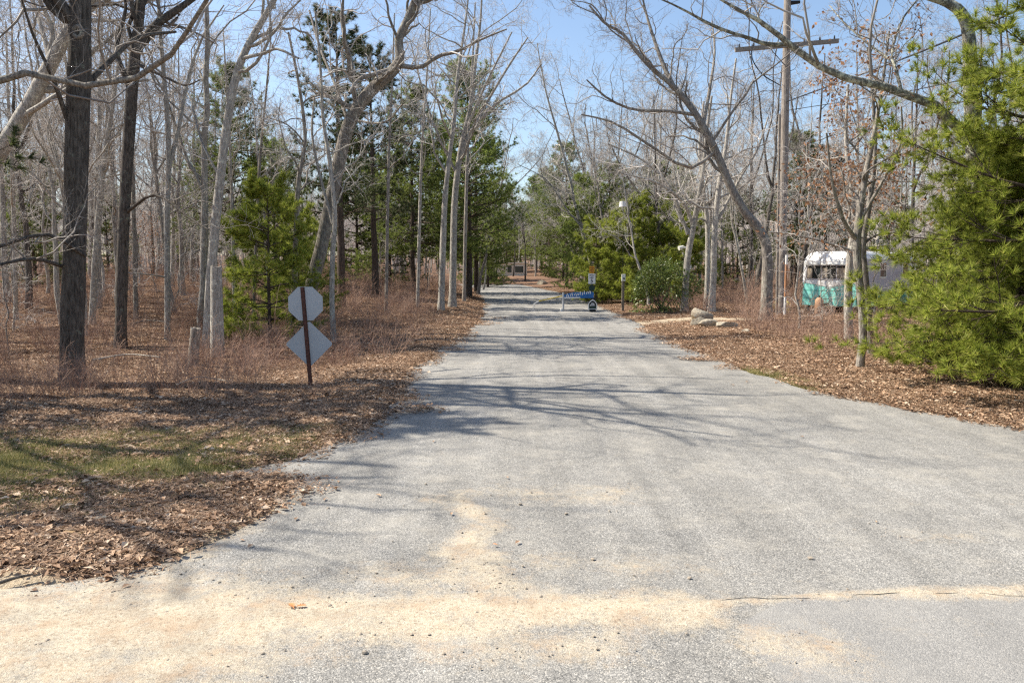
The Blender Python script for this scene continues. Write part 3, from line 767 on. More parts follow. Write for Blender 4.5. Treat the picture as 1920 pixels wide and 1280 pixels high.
hero('slender_tree', 'slender pale trunk between the forked dark tree and the leaning grey tree', [(314, 640, 15), (314, 520, 16), (313, 400, 16), (316, 280, 14), (308, 160, 12), (300, 60, 10), (296, -60, 8), (300, -200, 5)], M['bark_pale'], M['twig'],
     [([(316, 320, 10), (335, 240, 9), (350, 160, 8), (375, 80, 5), (420, 10, 3)], 1), ([(314, 520, 4), (280, 515, 3), (240, 512, 2)], -1)], seed=4, t1=.45, k=(8, 6, 5, 4))
hero('leaning_tree', 'tall pale grey trunk bending right beside the broken snag', [(388, 655, 26), (394, 540, 27), (402, 440, 26), (410, 360, 25), (420, 270, 24), (432, 190, 23), (446, 130, 21), (468, 80, 19), (495, 35, 17), (520, -10, 15), (552, -90, 10), (580, -190, 6)], M['bark_pale'], M['twig'],
     [([(452, 110, 9), (495, 100, 7), (520, 92, 6), (560, 110, 4)], -1), ([(410, 330, 6), (380, 270, 5), (360, 200, 4)], 1)], seed=5, t1=.5, k=(8, 6, 5, 4))
hero('twisted_oak', 'crooked oak with a snaking upper trunk arching towards the road', [(566, 628, 28), (578, 560, 27), (596, 490, 27), (612, 420, 26), (628, 340, 26), (645, 262, 26), (664, 212, 26), (700, 165, 25), (738, 132, 23), (750, 108, 19), (748, 75, 17), (760, 48, 16), (772, 22, 16), (780, 5, 16), (812, -5, 13), (850, -40, 8)], M['bark_mid'], M['twig'],
     [([(752, 124, 10), (790, 126, 9), (820, 106, 8), (860, 96, 7), (900, 75, 5), (950, 55, 3)], -1.5), ([(735, 130, 10), (700, 140, 9), (672, 150, 8), (655, 175, 6)], -1), ([(655, 235, 7), (625, 150, 6), (600, 90, 5), (580, 20, 4)], 2), ([(668, 205, 8), (660, 120, 6), (640, 40, 5), (650, -40, 3)], 1.5), ([(660, 225, 5), (720, 230, 4), (755, 195, 3)], -2)], seed=6, t1=.35, k=(11, 7, 5, 4), len1=.24, ws=.9)
hero('slender_tree', 'slim pale spotted trunk just right of the road sign', [(626, 642, 15), (622, 560, 15), (624, 470, 14), (628, 400, 12), (618, 300, 11), (606, 220, 9), (600, 120, 7), (590, 20, 5)], M['bark_pale'], M['twig'], seed=7, t1=.4, k=(8, 6, 5, 4),
     limbs=[([(624, 420, 7), (600, 330, 6), (585, 250, 5), (590, 180, 3)], 1)])
hero('slender_tree', 'grey trunk standing just left behind the octagon sign', [(549, 640, 15), (552, 540, 16), (556, 430, 16), (560, 340, 13), (572, 260, 10), (560, 160, 8), (540, 60, 6)], M['bark_mid'], M['twig'], seed=8, t1=.4, k=(8, 6, 5, 4))
hero('road_edge_tree', 'left trunk of the pale pair at the left road edge', [(827, 582, 14), (830, 480, 14), (834, 380, 12), (842, 300, 10), (852, 220, 9), (858, 140, 7), (870, 60, 5), (880, -20, 3)], M['bark_pale'], M['twig'], seed=9, t1=.35, k=(12, 7, 5, 4), len1=.36, ws=.85, group='pale pair of trees at the left road edge')
hero('road_edge_tree', 'right trunk of the pale pair at the left road edge, forked high up', [(848, 576, 16), (850, 480, 15), (852, 390, 14), (858, 320, 13), (868, 260, 11), (882, 200, 9), (890, 130, 7), (900, 50, 5), (905, -30, 3)], M['bark_pale'], M['twig'],
     [([(862, 300, 10), (885, 240, 8), (930, 195, 6), (985, 160, 4), (1015, 120, 3)], 0), ([(866, 280, 8), (900, 215, 6), (950, 130, 5), (990, 70, 3)], 1), ([(875, 240, 6), (915, 150, 5), (960, 60, 3)], -1), ([(858, 330, 6), (820, 250, 5), (790, 160, 4), (770, 80, 2)], 0)], seed=10, t1=.35, k=(10, 7, 6, 5), len1=.36, ws=.85, group='pale pair of trees at the left road edge')
for i, (bx_, by_, wd, tx, lab) in enumerate([(783, 575, 9, 800, 'thin pale trunk left of the pale pair at the road edge'), (724, 585, 9, 735, 'thin grey trunk in front of the dark pitch pine'),
        (440, 612, 9, 425, 'thin pale trunk right of the broken snag'), (255, 600, 12, 240, 'slim grey trunk behind the forked dark tree'), (172, 610, 18, 215, 'dark leaning trunk behind the thick nearest oak'),
        (475, 600, 9, 500, 'thin white trunk in front of the yellow-green pine'), (30, 600, 12, 15, 'slim grey trunk at the far left of the frame'), (870, 565, 10, 885, 'thin grey trunk nearest the road end on the left')]):
    hero('slender_tree', lab, [(bx_, by_, wd), (bx_ + (tx - bx_) * .2, by_ - 150, wd), (bx_ + (tx - bx_) * .5, by_ - 300, wd * .8), (tx, by_ - 430, wd * .6), (tx + (tx - bx_) * .4, by_ - 560, wd * .35)], [M['bark_pale'], M['bark_mid']][i % 2], M['twig'], seed=20 + i, t1=.35, k=(9, 5, 5, 4))

# ------------------------------------------------------------------ hero trees, right
hero('leaning_oak', 'dark oak with a bent trunk leaning left over the road beside the utility pole', [(1436, 602, 27), (1438, 540, 26), (1438, 470, 24), (1425, 432, 22), (1395, 395, 20), (1368, 345, 19), (1345, 290, 18), (1325, 250, 17), (1305, 215, 15), (1265, 165, 12), (1225, 132, 10), (1195, 100, 9), (1165, 62, 7), (1135, 45, 6), (1105, 10, 4)], M['bark_mid'], M['twig_dark'],
     [([(1266, 168, 10), (1245, 125, 9), (1225, 70, 7), (1210, 20, 5), (1200, -30, 3)], 1), ([(1300, 215, 8), (1250, 208, 7), (1190, 206, 6), (1140, 185, 5), (1100, 150, 3)], -1.5), ([(1340, 285, 8), (1290, 315, 7), (1215, 270, 6), (1150, 230, 5), (1090, 215, 3)], -1), ([(1318, 240, 8), (1330, 170, 7), (1340, 100, 5), (1335, 40, 3)], 2)], ws=.78, seed=31, t1=.35, k=(14, 8, 6, 5), len1=.3)
hero('grey_tree', 'pale leaning trunk with a small white box and lamp beside the evergreen bush', [(1283, 584, 17), (1286, 530, 16), (1290, 480, 15), (1299, 430, 14), (1308, 380, 12), (1318, 320, 9), (1325, 250, 7), (1335, 180, 5)], M['bark_pale'], M['twig'],
     [([(1300, 425, 9), (1285, 385, 8), (1262, 362, 6), (1225, 340, 5), (1165, 325, 3)], -1), ([(1290, 440, 8), (1255, 350, 6), (1205, 300, 5), (1140, 270, 3)], 1)], seed=32, t1=.4, k=(10, 6, 6, 4), ws=.78)
hero('grey_tree', 'left of two pale trunks behind the boulders', [(1324, 580, 12), (1327, 500, 12), (1326, 420, 11), (1318, 350, 9), (1312, 280, 7), (1320, 190, 5)], M['bark_pale'], M['twig'], seed=33, t1=.35, k=(10, 6, 6, 4), ws=.78)
hero('grey_tree', 'right of two pale trunks behind the boulders', [(1334, 586, 17), (1338, 510, 15), (1340, 430, 14), (1348, 350, 12), (1362, 270, 9), (1370, 190, 6), (1380, 110, 4)], M['bark_pale'], M['twig'],
     [([(1342, 420, 8), (1390, 330, 6), (1420, 280, 5), (1440, 220, 3)], 1)], seed=34, t1=.35, k=(10, 6, 6, 4), ws=.78)
hero('clump_tree', 'front trunk of the tangled clump in front of the trailer', [(1612, 692, 14), (1618, 620, 16), (1612, 540, 16), (1606, 470, 17), (1610, 420, 16), (1622, 340, 13), (1640, 250, 9), (1655, 150, 6), (1665, 60, 4)], M['bark_mid'], M['twig_dark'],
     [([(1606, 450, 9), (1580, 410, 8), (1560, 340, 6), (1550, 250, 4)], -1), ([(1612, 415, 8), (1660, 330, 6), (1690, 265, 5), (1690, 200, 3)], -.5)], seed=35, t1=.35, k=(10, 6, 5, 4), leaves=500, ws=.88, group='trees of the clump in front of the trailer')
hero('clump_tree', 'right leaning trunk of the tangled clump in front of the trailer', [(1636, 668, 16), (1628, 600, 16), (1622, 520, 15), (1618, 460, 14), (1628, 400, 12), (1640, 300, 9), (1636, 200, 7), (1625, 90, 5)], M['bark_mid'], M['twig'], seed=36, t1=.35, k=(9, 6, 5, 4), leaves=400, ws=.88, group='trees of the clump in front of the trailer')
hero('clump_tree', 'left pale trunk of the tangled clump, hiding the trailer corner', [(1592, 640, 17), (1590, 560, 17), (1594, 490, 16), (1600, 430, 14), (1596, 350, 11), (1585, 260, 8), (1590, 160, 5)], M['bark_pale'], M['twig'],
     [([(1596, 470, 7), (1550, 455, 5), (1490, 440, 4), (1440, 435, 3)], -.5)], seed=37, t1=.3, k=(10, 6, 5, 4), leaves=1500, ws=.88, group='trees of the clump in front of the trailer')
hero('overhanging_tree', 'lichen covered tree behind the bright pine with a long limb reaching left', [(1838, 690, 34), (1836, 560, 33), (1832, 420, 32), (1828, 320, 31), (1824, 240, 30), (1818, 150, 27), (1815, 70, 24), (1800, 25, 21), (1770, 4, 17), (1735, -8, 13), (1690, -30, 8)], M['limb_lichen'], M['twig_dark'],
     [([(1828, 270, 22), (1780, 215, 21), (1715, 180, 19), (1655, 162, 17), (1600, 150, 16), (1560, 138, 15), (1530, 120, 14), (1495, 95, 14), (1475, 80, 12), (1455, 62, 10), (1425, 40, 9), (1400, 30, 8), (1370, 8, 6), (1335, -10, 4)], -1.2),
      ([(1478, 82, 10), (1440, 84, 9), (1405, 72, 8), (1360, 58, 7), (1320, 40, 6), (1275, 15, 4), (1230, -5, 3)], -1.4), ([(1690, 172, 7), (1680, 130, 6), (1672, 100, 5), (1690, 40, 4), (1720, 0, 3)], .6),
      ([(1420, 40, 4), (1425, 18, 3), (1445, -8, 2)], .3), ([(1668, 112, 5), (1625, 80, 4), (1580, 40, 3), (1555, 10, 2)], .8)], ws=.9, seed=38, t1=.82, k=(4, 6, 5, 4), d=14.0, sides=14)

# limbs drawn from photograph positions start at the trunk of their own tree
# ------------------------------------------------------------------ background trees
PB = [bare_proto('bare_tree', 12.5, .12, 201, M['bark_pale'], M['twig'], lean=.035, t1=.26),
      bare_proto('bare_tree', 11.0, .105, 202, M['bark_mid'], M['twig'], lean=.06, fork=True),
      bare_proto('bare_tree', 13.5, .14, 203, M['bark_mid'], M['twig'], lean=.04, t1=.22),
      bare_proto('bare_tree', 10.0, .085, 204, M['bark_pale'], M['twig'], lean=.07, t1=.25, len1=.4),
      bare_proto('bare_tree', 12.0, .13, 205, M['bark_dark'], M['twig_dark'], lean=.05, fork=True),
      bare_proto('bare_tree', 9.0, .075, 206, M['bark_pale'], M['twig'], lean=.09, t1=.2, len1=.42, fork=True)]
SAP = [bare_proto('bare_sapling', 4.2, .032, 301, M['bark_mid'], M['twig'], k=(12, 5, 4, 3), rmin=.003, lean=.1, t1=.15, len1=.4),
       bare_proto('bare_sapling', 5.5, .042, 302, M['bark_pale'], M['twig'], k=(13, 5, 4, 3), rmin=.003, lean=.1, t1=.12, len1=.38),
       bare_proto('leafy_sapling', 5.0, .045, 303, M['bark_mid'], M['twig'], k=(13, 5, 4, 3), rmin=.003, lean=.09, t1=.15, len1=.42, leaves=900)]
KIND = ['straight pale grey tree', 'forked grey tree', 'tall grey tree with low limbs', 'thin crooked pale tree', 'dark barked forked tree', 'small twisted pale tree']
used = {}
def put(protos, labs, i, x, y, rz, sc, place, group, tilt=(0, 0)):
    p = protos[i]; lab = (labs[i] + ' ' + place).strip()
    z = float(gz(x, y)) - .05
    if p.name not in used:
        used[p.name] = 1
        p.location = (x, y, z); p.rotation_euler = (tilt[0], tilt[1], rz); p.scale = (sc,) * 3; p['label'] = lab; p['group'] = group; return p
    return copy_thing(p, (x, y, z), rz, sc, lab, group, tilt)

rb = np.random.default_rng(77)
taken = []
def spots(nn, xr, yr, mind, cond):
    out = []; tries = 0
    while len(out) < nn and tries < 6000:
        tries += 1
        x, y = rb.uniform(*xr), rb.uniform(*yr)
        if not cond(x, y): continue
        md = mind * (1 + y / 60)
        if any((x - a) ** 2 + (y - c) ** 2 < md * md for a, c in taken[-400:]): continue
        taken.append((x, y)); out.append((x, y))
    return out
def inview(x, y, pad=3): return abs(x) < y * .68 + pad
LAND = [(60, 'at the far left edge'), (130, 'just left of the thickest oak'), (235, 'between the two dark trunks'), (310, 'just right of the forked dark tree'), (390, 'left of the tall leaning grey tree'), (470, 'right of the tall leaning grey tree'), (560, 'left of the octagon sign'),
        (640, 'behind the octagon sign'), (730, 'behind the crooked oak'), (820, 'left of the pale roadside pair'), (960, 'right of the pale roadside pair'), (1060, 'beyond the road end'), (1180, 'behind the speed limit sign'), (1290, 'behind the evergreen bush'), (1420, 'behind the boulders'),
        (1500, 'behind the utility pole'), (1600, 'behind the trailer front'), (1700, 'behind the tangled clump'), (9999, 'behind the bright right pine')]
def place_words(x, y):
    px = 960 + FPX * x / y; a = [w_ for e, w_ in LAND if px < e][0]
    return a + (', close in' if y < 30 else '' if y < 42 else ', deep in' if y < 58 else ', far back')
for x, y in spots(100, (-62, -4), (22, 85), 1.3, lambda x, y: le(y) - x > 2.8 and inview(x, y) and not (960 + FPX * x / y > 575 and y < 62 and rb.random() > .12) and not (430 < 960 + FPX * x / y < 575 and y < 36)):
    i = int(rb.integers(0, 6)); put(PB, KIND, i, x, y, rb.uniform(0, 6.28), rb.uniform(.8, 1.2), place_words(x, y), 'bare trees in the woods left of the road', (rb.normal(0, .04), rb.normal(0, .04)))
for x, y in spots(138, (6, 62), (24, 85), 1.7, lambda x, y: x - re(y) > 3.2 and inview(x, y) and not (5.5 < x < 20 and y < 33) and not (abs(x - 14.5) < 4 and abs(y - 34) < 5) and not (3 < x < 14 and 29 < y < 40)):
    i = int(rb.integers(0, 6)); put(PB, KIND, i, x, y, rb.uniform(0, 6.28), rb.uniform(.8, 1.22), place_words(x, y), 'bare trees in the woods right of the road', (rb.normal(0, .05), rb.normal(0, .05)))
for x, y in spots(45, (-40, 40), (103, 150), 2.2, lambda x, y: inview(x, y)):
    i = int(rb.integers(0, 6)); put(PB, KIND, i, x, y, rb.uniform(0, 6.28), rb.uniform(.7, .95), 'far beyond the end of the road', 'bare trees far beyond the end of the road')
for i, (px, d, k_, sc, ty, lab) in enumerate([(1160, 44, 1, .95, -.2, 'forked tree leaning left above the low pines by the lamp'), (1215, 38.5, 3, .9, -.24, 'thin crooked tree leaning left behind the evergreen bush'), (1255, 47, 0, .95, -.16, 'straight pale tree leaning left behind the leaning pale trunk'), (1112, 62, 1, 1.0, -.2, 'forked tree leaning over the road behind the speed limit sign'),
        (1085, 80, 3, 1.1, -.15, 'thin crooked tree leaning left near the far boulder'), (1400, 37, 5, 1.0, -.2, 'small twisted tree leaning left behind the leaning oak'), (1190, 52, 5, 1.05, -.25, 'small twisted tree leaning left behind the low pines'), (1060, 92, 0, 1.0, -.12, 'straight pale tree leaning in at the right of the road end'), (905, 68, 3, 1.0, .14, 'thin crooked tree leaning right over the far left road edge'), (885, 84, 1, 1.0, .12, 'forked tree leaning right at the left road bend'),
        (1125, 50, 0, 1.3, -.3, 'tall straight tree arching left over the road past the speed sign'), (1150, 66, 2, 1.35, -.27, 'tall tree with low limbs arching left behind the lamp mast'), (1092, 72, 3, 1.4, -.28, 'thin crooked tree arching far over the road end'), (897, 57, 1, 1.2, .2, 'forked tree arching right over the road past the pale pair'), (888, 74, 3, 1.35, .22, 'thin crooked tree arching right over the road bend'),
        (930, 94, 4, .8, 0, 'dark forked trunk left in front of the cream house'), (962, 96, 4, .75, .04, 'dark trunk in front of the middle of the cream house'), (984, 92, 4, .8, -.03, 'dark forked trunk right in front of the cream house'), (1004, 98, 2, .7, 0, 'grey trunk just right of the cream house')]):
    put(PB, [''] * 6, k_, (px - 960) / FPX * d, d, rb.uniform(-.5, .5), sc, lab, 'leaning and dark trees along the road', (0, ty))
SK = ['leafless thin sapling', 'leafless pale sapling', 'sapling holding curled brown leaves']
for x, y in spots(36, (-30, -3.5), (15.5, 55), 1.0, lambda x, y: le(y) - x > 1.6 and inview(x, y) and (960 + FPX * x / y < 430 or y > 42) and not (y < 19 and -9 < x < -2.5 and (x + 4) ** 2 < 4)):
    i = 2 if rb.random() < .06 else int(rb.choice([0, 1])); put(SAP, SK, i, x, y, rb.uniform(0, 6.28), rb.uniform(.6, 1.15), place_words(x, y), 'saplings in the woods left of the road', (rb.normal(0, .1), rb.normal(0, .1)))
for x, y in spots(34, (5.5, 32), (22, 55), 1.0, lambda x, y: x - re(y) > 2.5 and inview(x, y) and not (4 < x < 16 and 26 < y < 42)):
    i = 2 if rb.random() < .12 and x > 12 else int(rb.choice([0, 1])); put(SAP, SK, i, x, y, rb.uniform(0, 6.28), rb.uniform(.6, 1.1), place_words(x, y), 'saplings in the woods right of the road', (rb.normal(0, .1), rb.normal(0, .1)))

# ------------------------------------------------------------------ pines
pine_proto('white_pine', 6.6, 3.4, .12, 401, M['needle_bright'], z0=.03, whorl=.74, nb=12, k2=16, k3=5, ntuft=2, nneed=40, nlen=.16, nwid=.0105, shape=.42, elev=(-.1, .6), gap=.16, cone=(.1, 1.35), tuft_up=.45,
           label='bright green long-needled pine filling the right edge of the frame', loc=(8.9, 12.0, float(gz(8.9, 12.0))))
wp = bpy.data.objects['white_pine']
copy_thing(wp, (10.6, 13.6, float(gz(10.6, 13.6)) - .02), 2.1, .9, 'bright pine crowding behind the nearest pine at the right edge')
copy_thing(wp, (8.7, 13.3, float(gz(8.7, 13.3)) - .02), 4.0, .6, 'short bushy pine tucked low behind the nearest right pine')
PP = [pine_proto('pine_tree', 9.0, 3.0, .13, 402, M['needle_mid'], z0=.04, whorl=.5, nb=7, k2=9, nneed=30, nlen=.19, nwid=.018, shape=.5),
      pine_proto('pine_tree', 12.0, 3.4, .17, 403, M['needle_mid'], z0=.2, whorl=.55, nb=7, k2=10, nneed=26, nlen=.2, nwid=.02, shape=.5),
      pine_proto('pitch_pine', 11.0, 2.4, .17, 404, M['needle_dark'], z0=.3, whorl=.6, nb=5, gap=.2, k2=10, nneed=32, nlen=.18, nwid=.017, tuft_up=.5, shape=.4),
      pine_proto('young_pine', 4.5, 1.7, .06, 405, M['needle_bright'], z0=.04, whorl=.42, nb=6, k2=10, nneed=34, nlen=.17, nwid=.012, shape=.5)]
def put_pine(i, px, d, sc, label, py_top=None):
    q = pix(px, 560, d); put(PP, [''] * 4, i, float(q[0]), d, rb.uniform(0, 6.28), sc, label, 'evergreen pines along the road')
for i, px, d, sc, lab in [
        (3, 505, 22, 1.05, 'yellow-green young pine with low boughs left of the sign'), (3, 560, 27, .9, 'young pine with shaded boughs right behind the octagon sign'), (1, 440, 40, .95, 'green pine behind the leaning grey tree on the left'), (0, 520, 43, .9, 'green pine glimpsed behind the octagon sign'),
        (2, 640, 32, 1.1, 'dark open-crowned pitch pine behind the crooked oak'), (2, 705, 38, 1.1, 'dark pitch pine right of the crooked oak'), (1, 775, 45, 1.0, 'tall green pine left of the pale roadside pair'),
        (1, 880, 48, 1.2, 'tall dark green pine right of the pale roadside pair'), (1, 893, 60, 1.15, 'dark pine leaning over the far left road edge'), (1, 825, 58, 1.0, 'pine behind the pale roadside pair, farther off'),
        (0, 915, 76, 1.0, 'dark pine at the left bend of the road'), (0, 670, 50, 1.0, 'green pine far behind the pitch pines'), (0, 730, 48, .9, 'green pine between the pitch pine and the roadside pair'), (1, 385, 58, .8, 'hazy green pine deep in the left woods'), (0, 70, 42, .85, 'faint green pine behind the thickest left trunk'), (0, 205, 60, .8, 'faint green pine between the two dark left trunks'),
        (0, 1100, 60, 1.0, 'green pine just right of the road end'), (1, 1062, 74, 1.15, 'tall dark pine at the right of the road end'), (0, 1140, 47, .9, 'bushy pine directly behind the speed limit sign'), (3, 1178, 41, 1.25, 'low pale green pine behind the lamp post'),
        (3, 1215, 42, 1.3, 'low pine behind the evergreen bush'), (0, 1225, 52, .95, 'green pine behind the forked pale trunks on the right'), (3, 1118, 42, 1.05, 'low pine left of the lamp post'), (1, 1275, 58, .75, 'green pine behind the leaning pale trunk'), (3, 1285, 40, 1.1, 'low pine right of the evergreen bush'), (0, 1380, 55, .8, 'green pine behind the leaning oak'), (0, 1055, 88, 1.15, 'dark pine beside the lone far boulder'), (0, 905, 88, 1.1, 'dark pine just beyond the left road bend'), (1, 1015, 118, 1.25, 'tallest of the distant pines above the road end'),
        (1, 1490, 50, .85, 'dark pine behind the utility pole'), (2, 1545, 46, .8, 'dark pine above the turquoise trailer'), (0, 1660, 55, .8, 'dull green pine behind the tangled clump'), (1, 1005, 112, 1.15, 'distant pine beyond the end of the road'), (1, 950, 116, 1.1, 'distant pine behind the cream house'), (1, 1030, 103, 1.2, 'distant pine right of the cream house'), (0, 885, 94, 1.1, 'distant pine left of the cream house'), (0, 975, 125, 1.2, 'farthest pine closing the view above the road')]:
    put_pine(i, px, d, sc, lab)

# off-frame trees on the left whose shadows cross the road
SH = [bare_proto('spreading_oak', 12.5, .24, 601, M['bark_dark'], M['twig_dark'], k=(11, 5, 4, 3), lean=.05, t1=.38, len1=.5, rmin=.004), bare_proto('spreading_oak', 11.5, .2, 602, M['bark_mid'], M['twig_dark'], k=(10, 5, 4, 3), lean=.06, fork=True, len1=.5, rmin=.004)]
for i, (x, y, k_, sc, rz, lab) in enumerate([(-12.0, 10.4, 0, 1.0, .4, 'spreading oak outside the left edge beside the verge'), (-8.6, 7.1, 1, .7, 4.2, 'forked spreading oak outside the left edge nearest the camera'), (-12.6, 9.0, 0, .85, 3.6, 'spreading oak outside the left edge behind the grass'), (-10.2, 13.4, 1, 1.25, 5.1, 'forked spreading oak outside the left edge in the brush'), (-11.0, 14.9, 0, 1.15, 2.2, 'spreading oak outside the left edge deeper in the brush')]):
    put(SH, [''] * 2, k_, x, y, rz, sc, lab, 'trees outside the left edge of the frame')
put(PP, [''] * 4, 2, -10.6, 12.4, 1.0, 1.08, 'pine outside the left edge whose shadow darkens the road', 'evergreen pines along the road')

# ------------------------------------------------------------------ far woods that read as one mass
def woods_variant(seed):
    r = np.random.default_rng(seed); n = 8; q = np.linspace(0, 1, n); H = r.uniform(10, 13)
    wob = np.cumsum(r.normal(0, .06, (n, 2)), 0) * H / n
    P = np.stack([wob[:, 0], wob[:, 1], q * H - .3], -1)[None]; Rr = (.14 * (1 - .85 * q))[None]
    A, RA = grow(P, Rr, 13, .22, .99, .8, .36, 5, .2, .08, .55, .02, r)
    B_, RB_ = grow(A, RA, 8, .15, 1, .8, .48, 3, .25, .06, .6, .011, r)
    C_, RC_ = grow(B_, RB_, 7, .15, 1, .7, .55, 2, .25, .05, .7, .0085, r)
    return merge([tubes(P, Rr, 5), tubes(A, RA, 3), tubes(B_, RB_, 3), tubes(C_, RC_, 3)])
r = np.random.default_rng(9)
a = r.uniform(-.75, .75, 1500); d = 88 + 130 * r.random(1500) ** 1.2
x, y = d * np.tan(a), d; k = ((y > 118) | (np.abs(x) > 16)) ; x, y = x[k], y[k]; N_ = len(x)
scatter('far_woods', [woods_variant(i) for i in range(4)], np.stack([x, y, gz(x, y)], -1), r.uniform(.65, 1.05, N_), np.stack([r.normal(0, .04, N_), r.normal(0, .04, N_), r.uniform(0, 6.28, N_)], -1), M['twig'],
        'far grey leafless woods behind all the nearer trees', 'woods', r)

# ------------------------------------------------------------------ road sign seen from behind
def cyl(p0, p1, rad, sides=10, rad2=None):
    P = np.array([p0, p1], float)[None]; V, F = tubes(P, np.array([[rad, rad if rad2 is None else rad2]]), sides)
    n = sides
    return V, [F, np.array([list(range(n))[::-1]]), np.array([list(range(n, 2 * n))])]
def cyl_obj(name, p0, p1, rad, mat, parent=None, sides=10, rad2=None):
    V, F = cyl(p0, p1, rad, sides, rad2); return link(name, mesh_np(name, V, F, False), mat, parent)
b0 = hit(583, 727); sgn = empty('road_sign', b0, 'back of a grey octagon sign above a grey diamond sign on a rusty post', 'sign', rz=R_(7))
dS = b0[1]; mpp = dS / FPX
Hs = 192 * mpp; lean = -11 / 192.
def shear(bm):
    for v in bm.verts: v.co.x += lean * v.co.z
    return bm
uprof = [(-.036, 0), (-.036, .004), (-.022, .004), (-.018, .034), (.018, .034), (.022, .004), (.036, .004), (.036, 0), (.018, 0), (.014, .03), (-.014, .03), (-.018, 0)]
bm = bmesh.new(); lo = [bm.verts.new((x, -y - .01, -.3)) for x, y in uprof]; hi = [bm.verts.new((x, -y - .01, Hs - .02)) for x, y in uprof]
bm.faces.new(lo); bm.faces.new(hi[::-1])
for i in range(12): bm.faces.new((lo[i], lo[(i + 1) % 12], hi[(i + 1) % 12], hi[i]))
bmesh.ops.recalc_face_normals(bm, faces=bm.faces)
post = bm_link('post', shear(bm), M['rust'], sgn)
hb = bmesh.new()
for k in range(46):
    zz = .12 + k * (Hs - .2) / 46
    m = bmesh.ops.create_circle(hb, cap_ends=True, segments=8, radius=.0055, matrix=Matrix.Translation((lean * zz, -.0455, zz)) @ Matrix.Rotation(math.pi / 2, 4, 'X'))
tag(bm_link('bolt_holes', hb, M['black'], post), kind='stuff')
zo = Hs - 33 * mpp; ro = 31.5 * mpp / math.cos(math.pi / 8)
bm = prism_bm([(lean * zo + .03 + ro * math.cos(math.pi / 8 + i * math.pi / 4), zo + ro * math.sin(math.pi / 8 + i * math.pi / 4)) for i in range(8)], 0, .003)
bm_link('octagon_panel', bm, M['alu'], sgn)
zd = Hs - 109 * mpp; hd = 44 * mpp; poly = []
for i in range(4):
    a = i * math.pi / 2; c = np.array([math.cos(a), math.sin(a)]); t_ = np.array([-c[1], c[0]])
    for f in (-1, -.5, .5, 1): poly.append(c * (hd - .028 + .012 * (1 - f * f)) + t_ * f * .028)
bm_link('diamond_panel', prism_bm([(lean * zd + .035 + p[0], zd + p[1]) for p in poly], .0, .003), M['alu'], sgn)
for zz in (zo + .22, zo - .2, zd + .28, zd - .3):
    cyl_obj('bolt', (lean * zz, -.044, zz), (lean * zz, -.06, zz), .011, M['rust'], sgn, 6)

# knot hole on the nearest oak
kt = [o for o in COL.objects if o.name.startswith('oak_tree') and 'nearest' in o.get('label', '')][0]
kb = np.array(kt.location); kp = pix(157, 66, kb[1]) - kb + (0, -.17, 0)
th_ = np.linspace(0, 2 * np.pi, 15); ring = np.stack([.075 * np.cos(th_), -.02 + 0 * th_, .1 * np.sin(th_)], -1) + kp
link('knot_collar', mesh_np('knot_collar', *tubes(ring[None], np.full((1, 15), .04), 8)), M['bark_mid'], kt)
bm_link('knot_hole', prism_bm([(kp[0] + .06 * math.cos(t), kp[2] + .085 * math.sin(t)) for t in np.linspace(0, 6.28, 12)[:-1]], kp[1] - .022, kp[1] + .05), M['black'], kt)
# ------------------------------------------------------------------ short cut post and broken snag
def stump(name, label, base_px, top_px, w0, w1, mat, seed):
    b_ = hit(*base_px); d_ = b_[1]; t_ = pix(top_px[0], top_px[1], d_)
    root = empty(name, b_, label, 'stump')
    P = resample([(*(b_ - b_ + (0, 0, -.15)),), (*((t_ - b_) * .5),), (*(t_ - b_),)], 9)[None]
    Rr = np.linspace(w0, w1, 9)[None] * d_ / FPX / 2
    V, F = trunk_mesh(P, Rr, 12, lump=.07)
    top = np.arange(8 * 12, 9 * 12); V[top, 2] += np.random.default_rng(seed).uniform(-.01, .05, 12)
    link('trunk', mesh_np('trunk', V, [F]), mat, root)
    c = V[top].mean(0); Vt = np.vstack([V[top], c - (0, 0, .02)])
    link('cut_top', mesh_np('cut_top', Vt, np.array([(i, (i + 1) % 12, 12) for i in range(12)]), False), M['wood'], root)
stump('cut_post', 'short leaning cut trunk standing left of the broken snag', (361, 690), (367, 617), 21, 18, M['bark_mid'], 1)
stump('broken_snag', 'broken-off pale trunk stub right against the tall leaning grey tree', (408, 672), (405, 500), 27, 20, M['bark_pale'], 2)

# ------------------------------------------------------------------ utility pole, wires
dP = 30.0
pb = pix(1464, 600, dP); pb[2] = float(gz(pb[0], pb[1])); ptop = pix(1478, -70, dP)
pole = empty('utility_pole', pb, 'tall weathered wooden utility pole with one crossarm at the right', 'utility pole')
cyl_obj('shaft', (0, 0, -.3), tuple(ptop - pb), .17, M['pole_wood'], pole, 14, .125)
ca, cb = pix(1378, 94, dP - .2) - pb, pix(1572, 77, dP - .2) - pb
V, F = bx(0, float(np.linalg.norm(cb - ca)), -.055, .055, -.075, .075)
ang = math.atan2(cb[2] - ca[2], cb[0] - ca[0]); Rm = np.array([[math.cos(ang), 0, -math.sin(ang)], [0, 1, 0], [math.sin(ang), 0, math.cos(ang)]])
arm = link('crossarm', mesh_np('crossarm', V @ Rm.T + ca, F, False), M['wood'], pole)
for f in (.04, .18, .33, .67, .82, .96):
    q = ca + (cb - ca) * f + np.array([0, 0, .075]); cyl_obj('insulator', tuple(q), tuple(q + (0, 0, .13)), .035, M['white'] if f > .3 and f < .4 else M['black'], arm, 8, .022)
for sx in (-1, 1):
    q = ca + (cb - ca) * (.5 + sx * .17); cyl_obj('brace', tuple(q - (0, .06, .05)), (float((ptop - pb)[0] * .8), -.16, float(q[2] - .75)), .018, M['wood'], pole, 5)
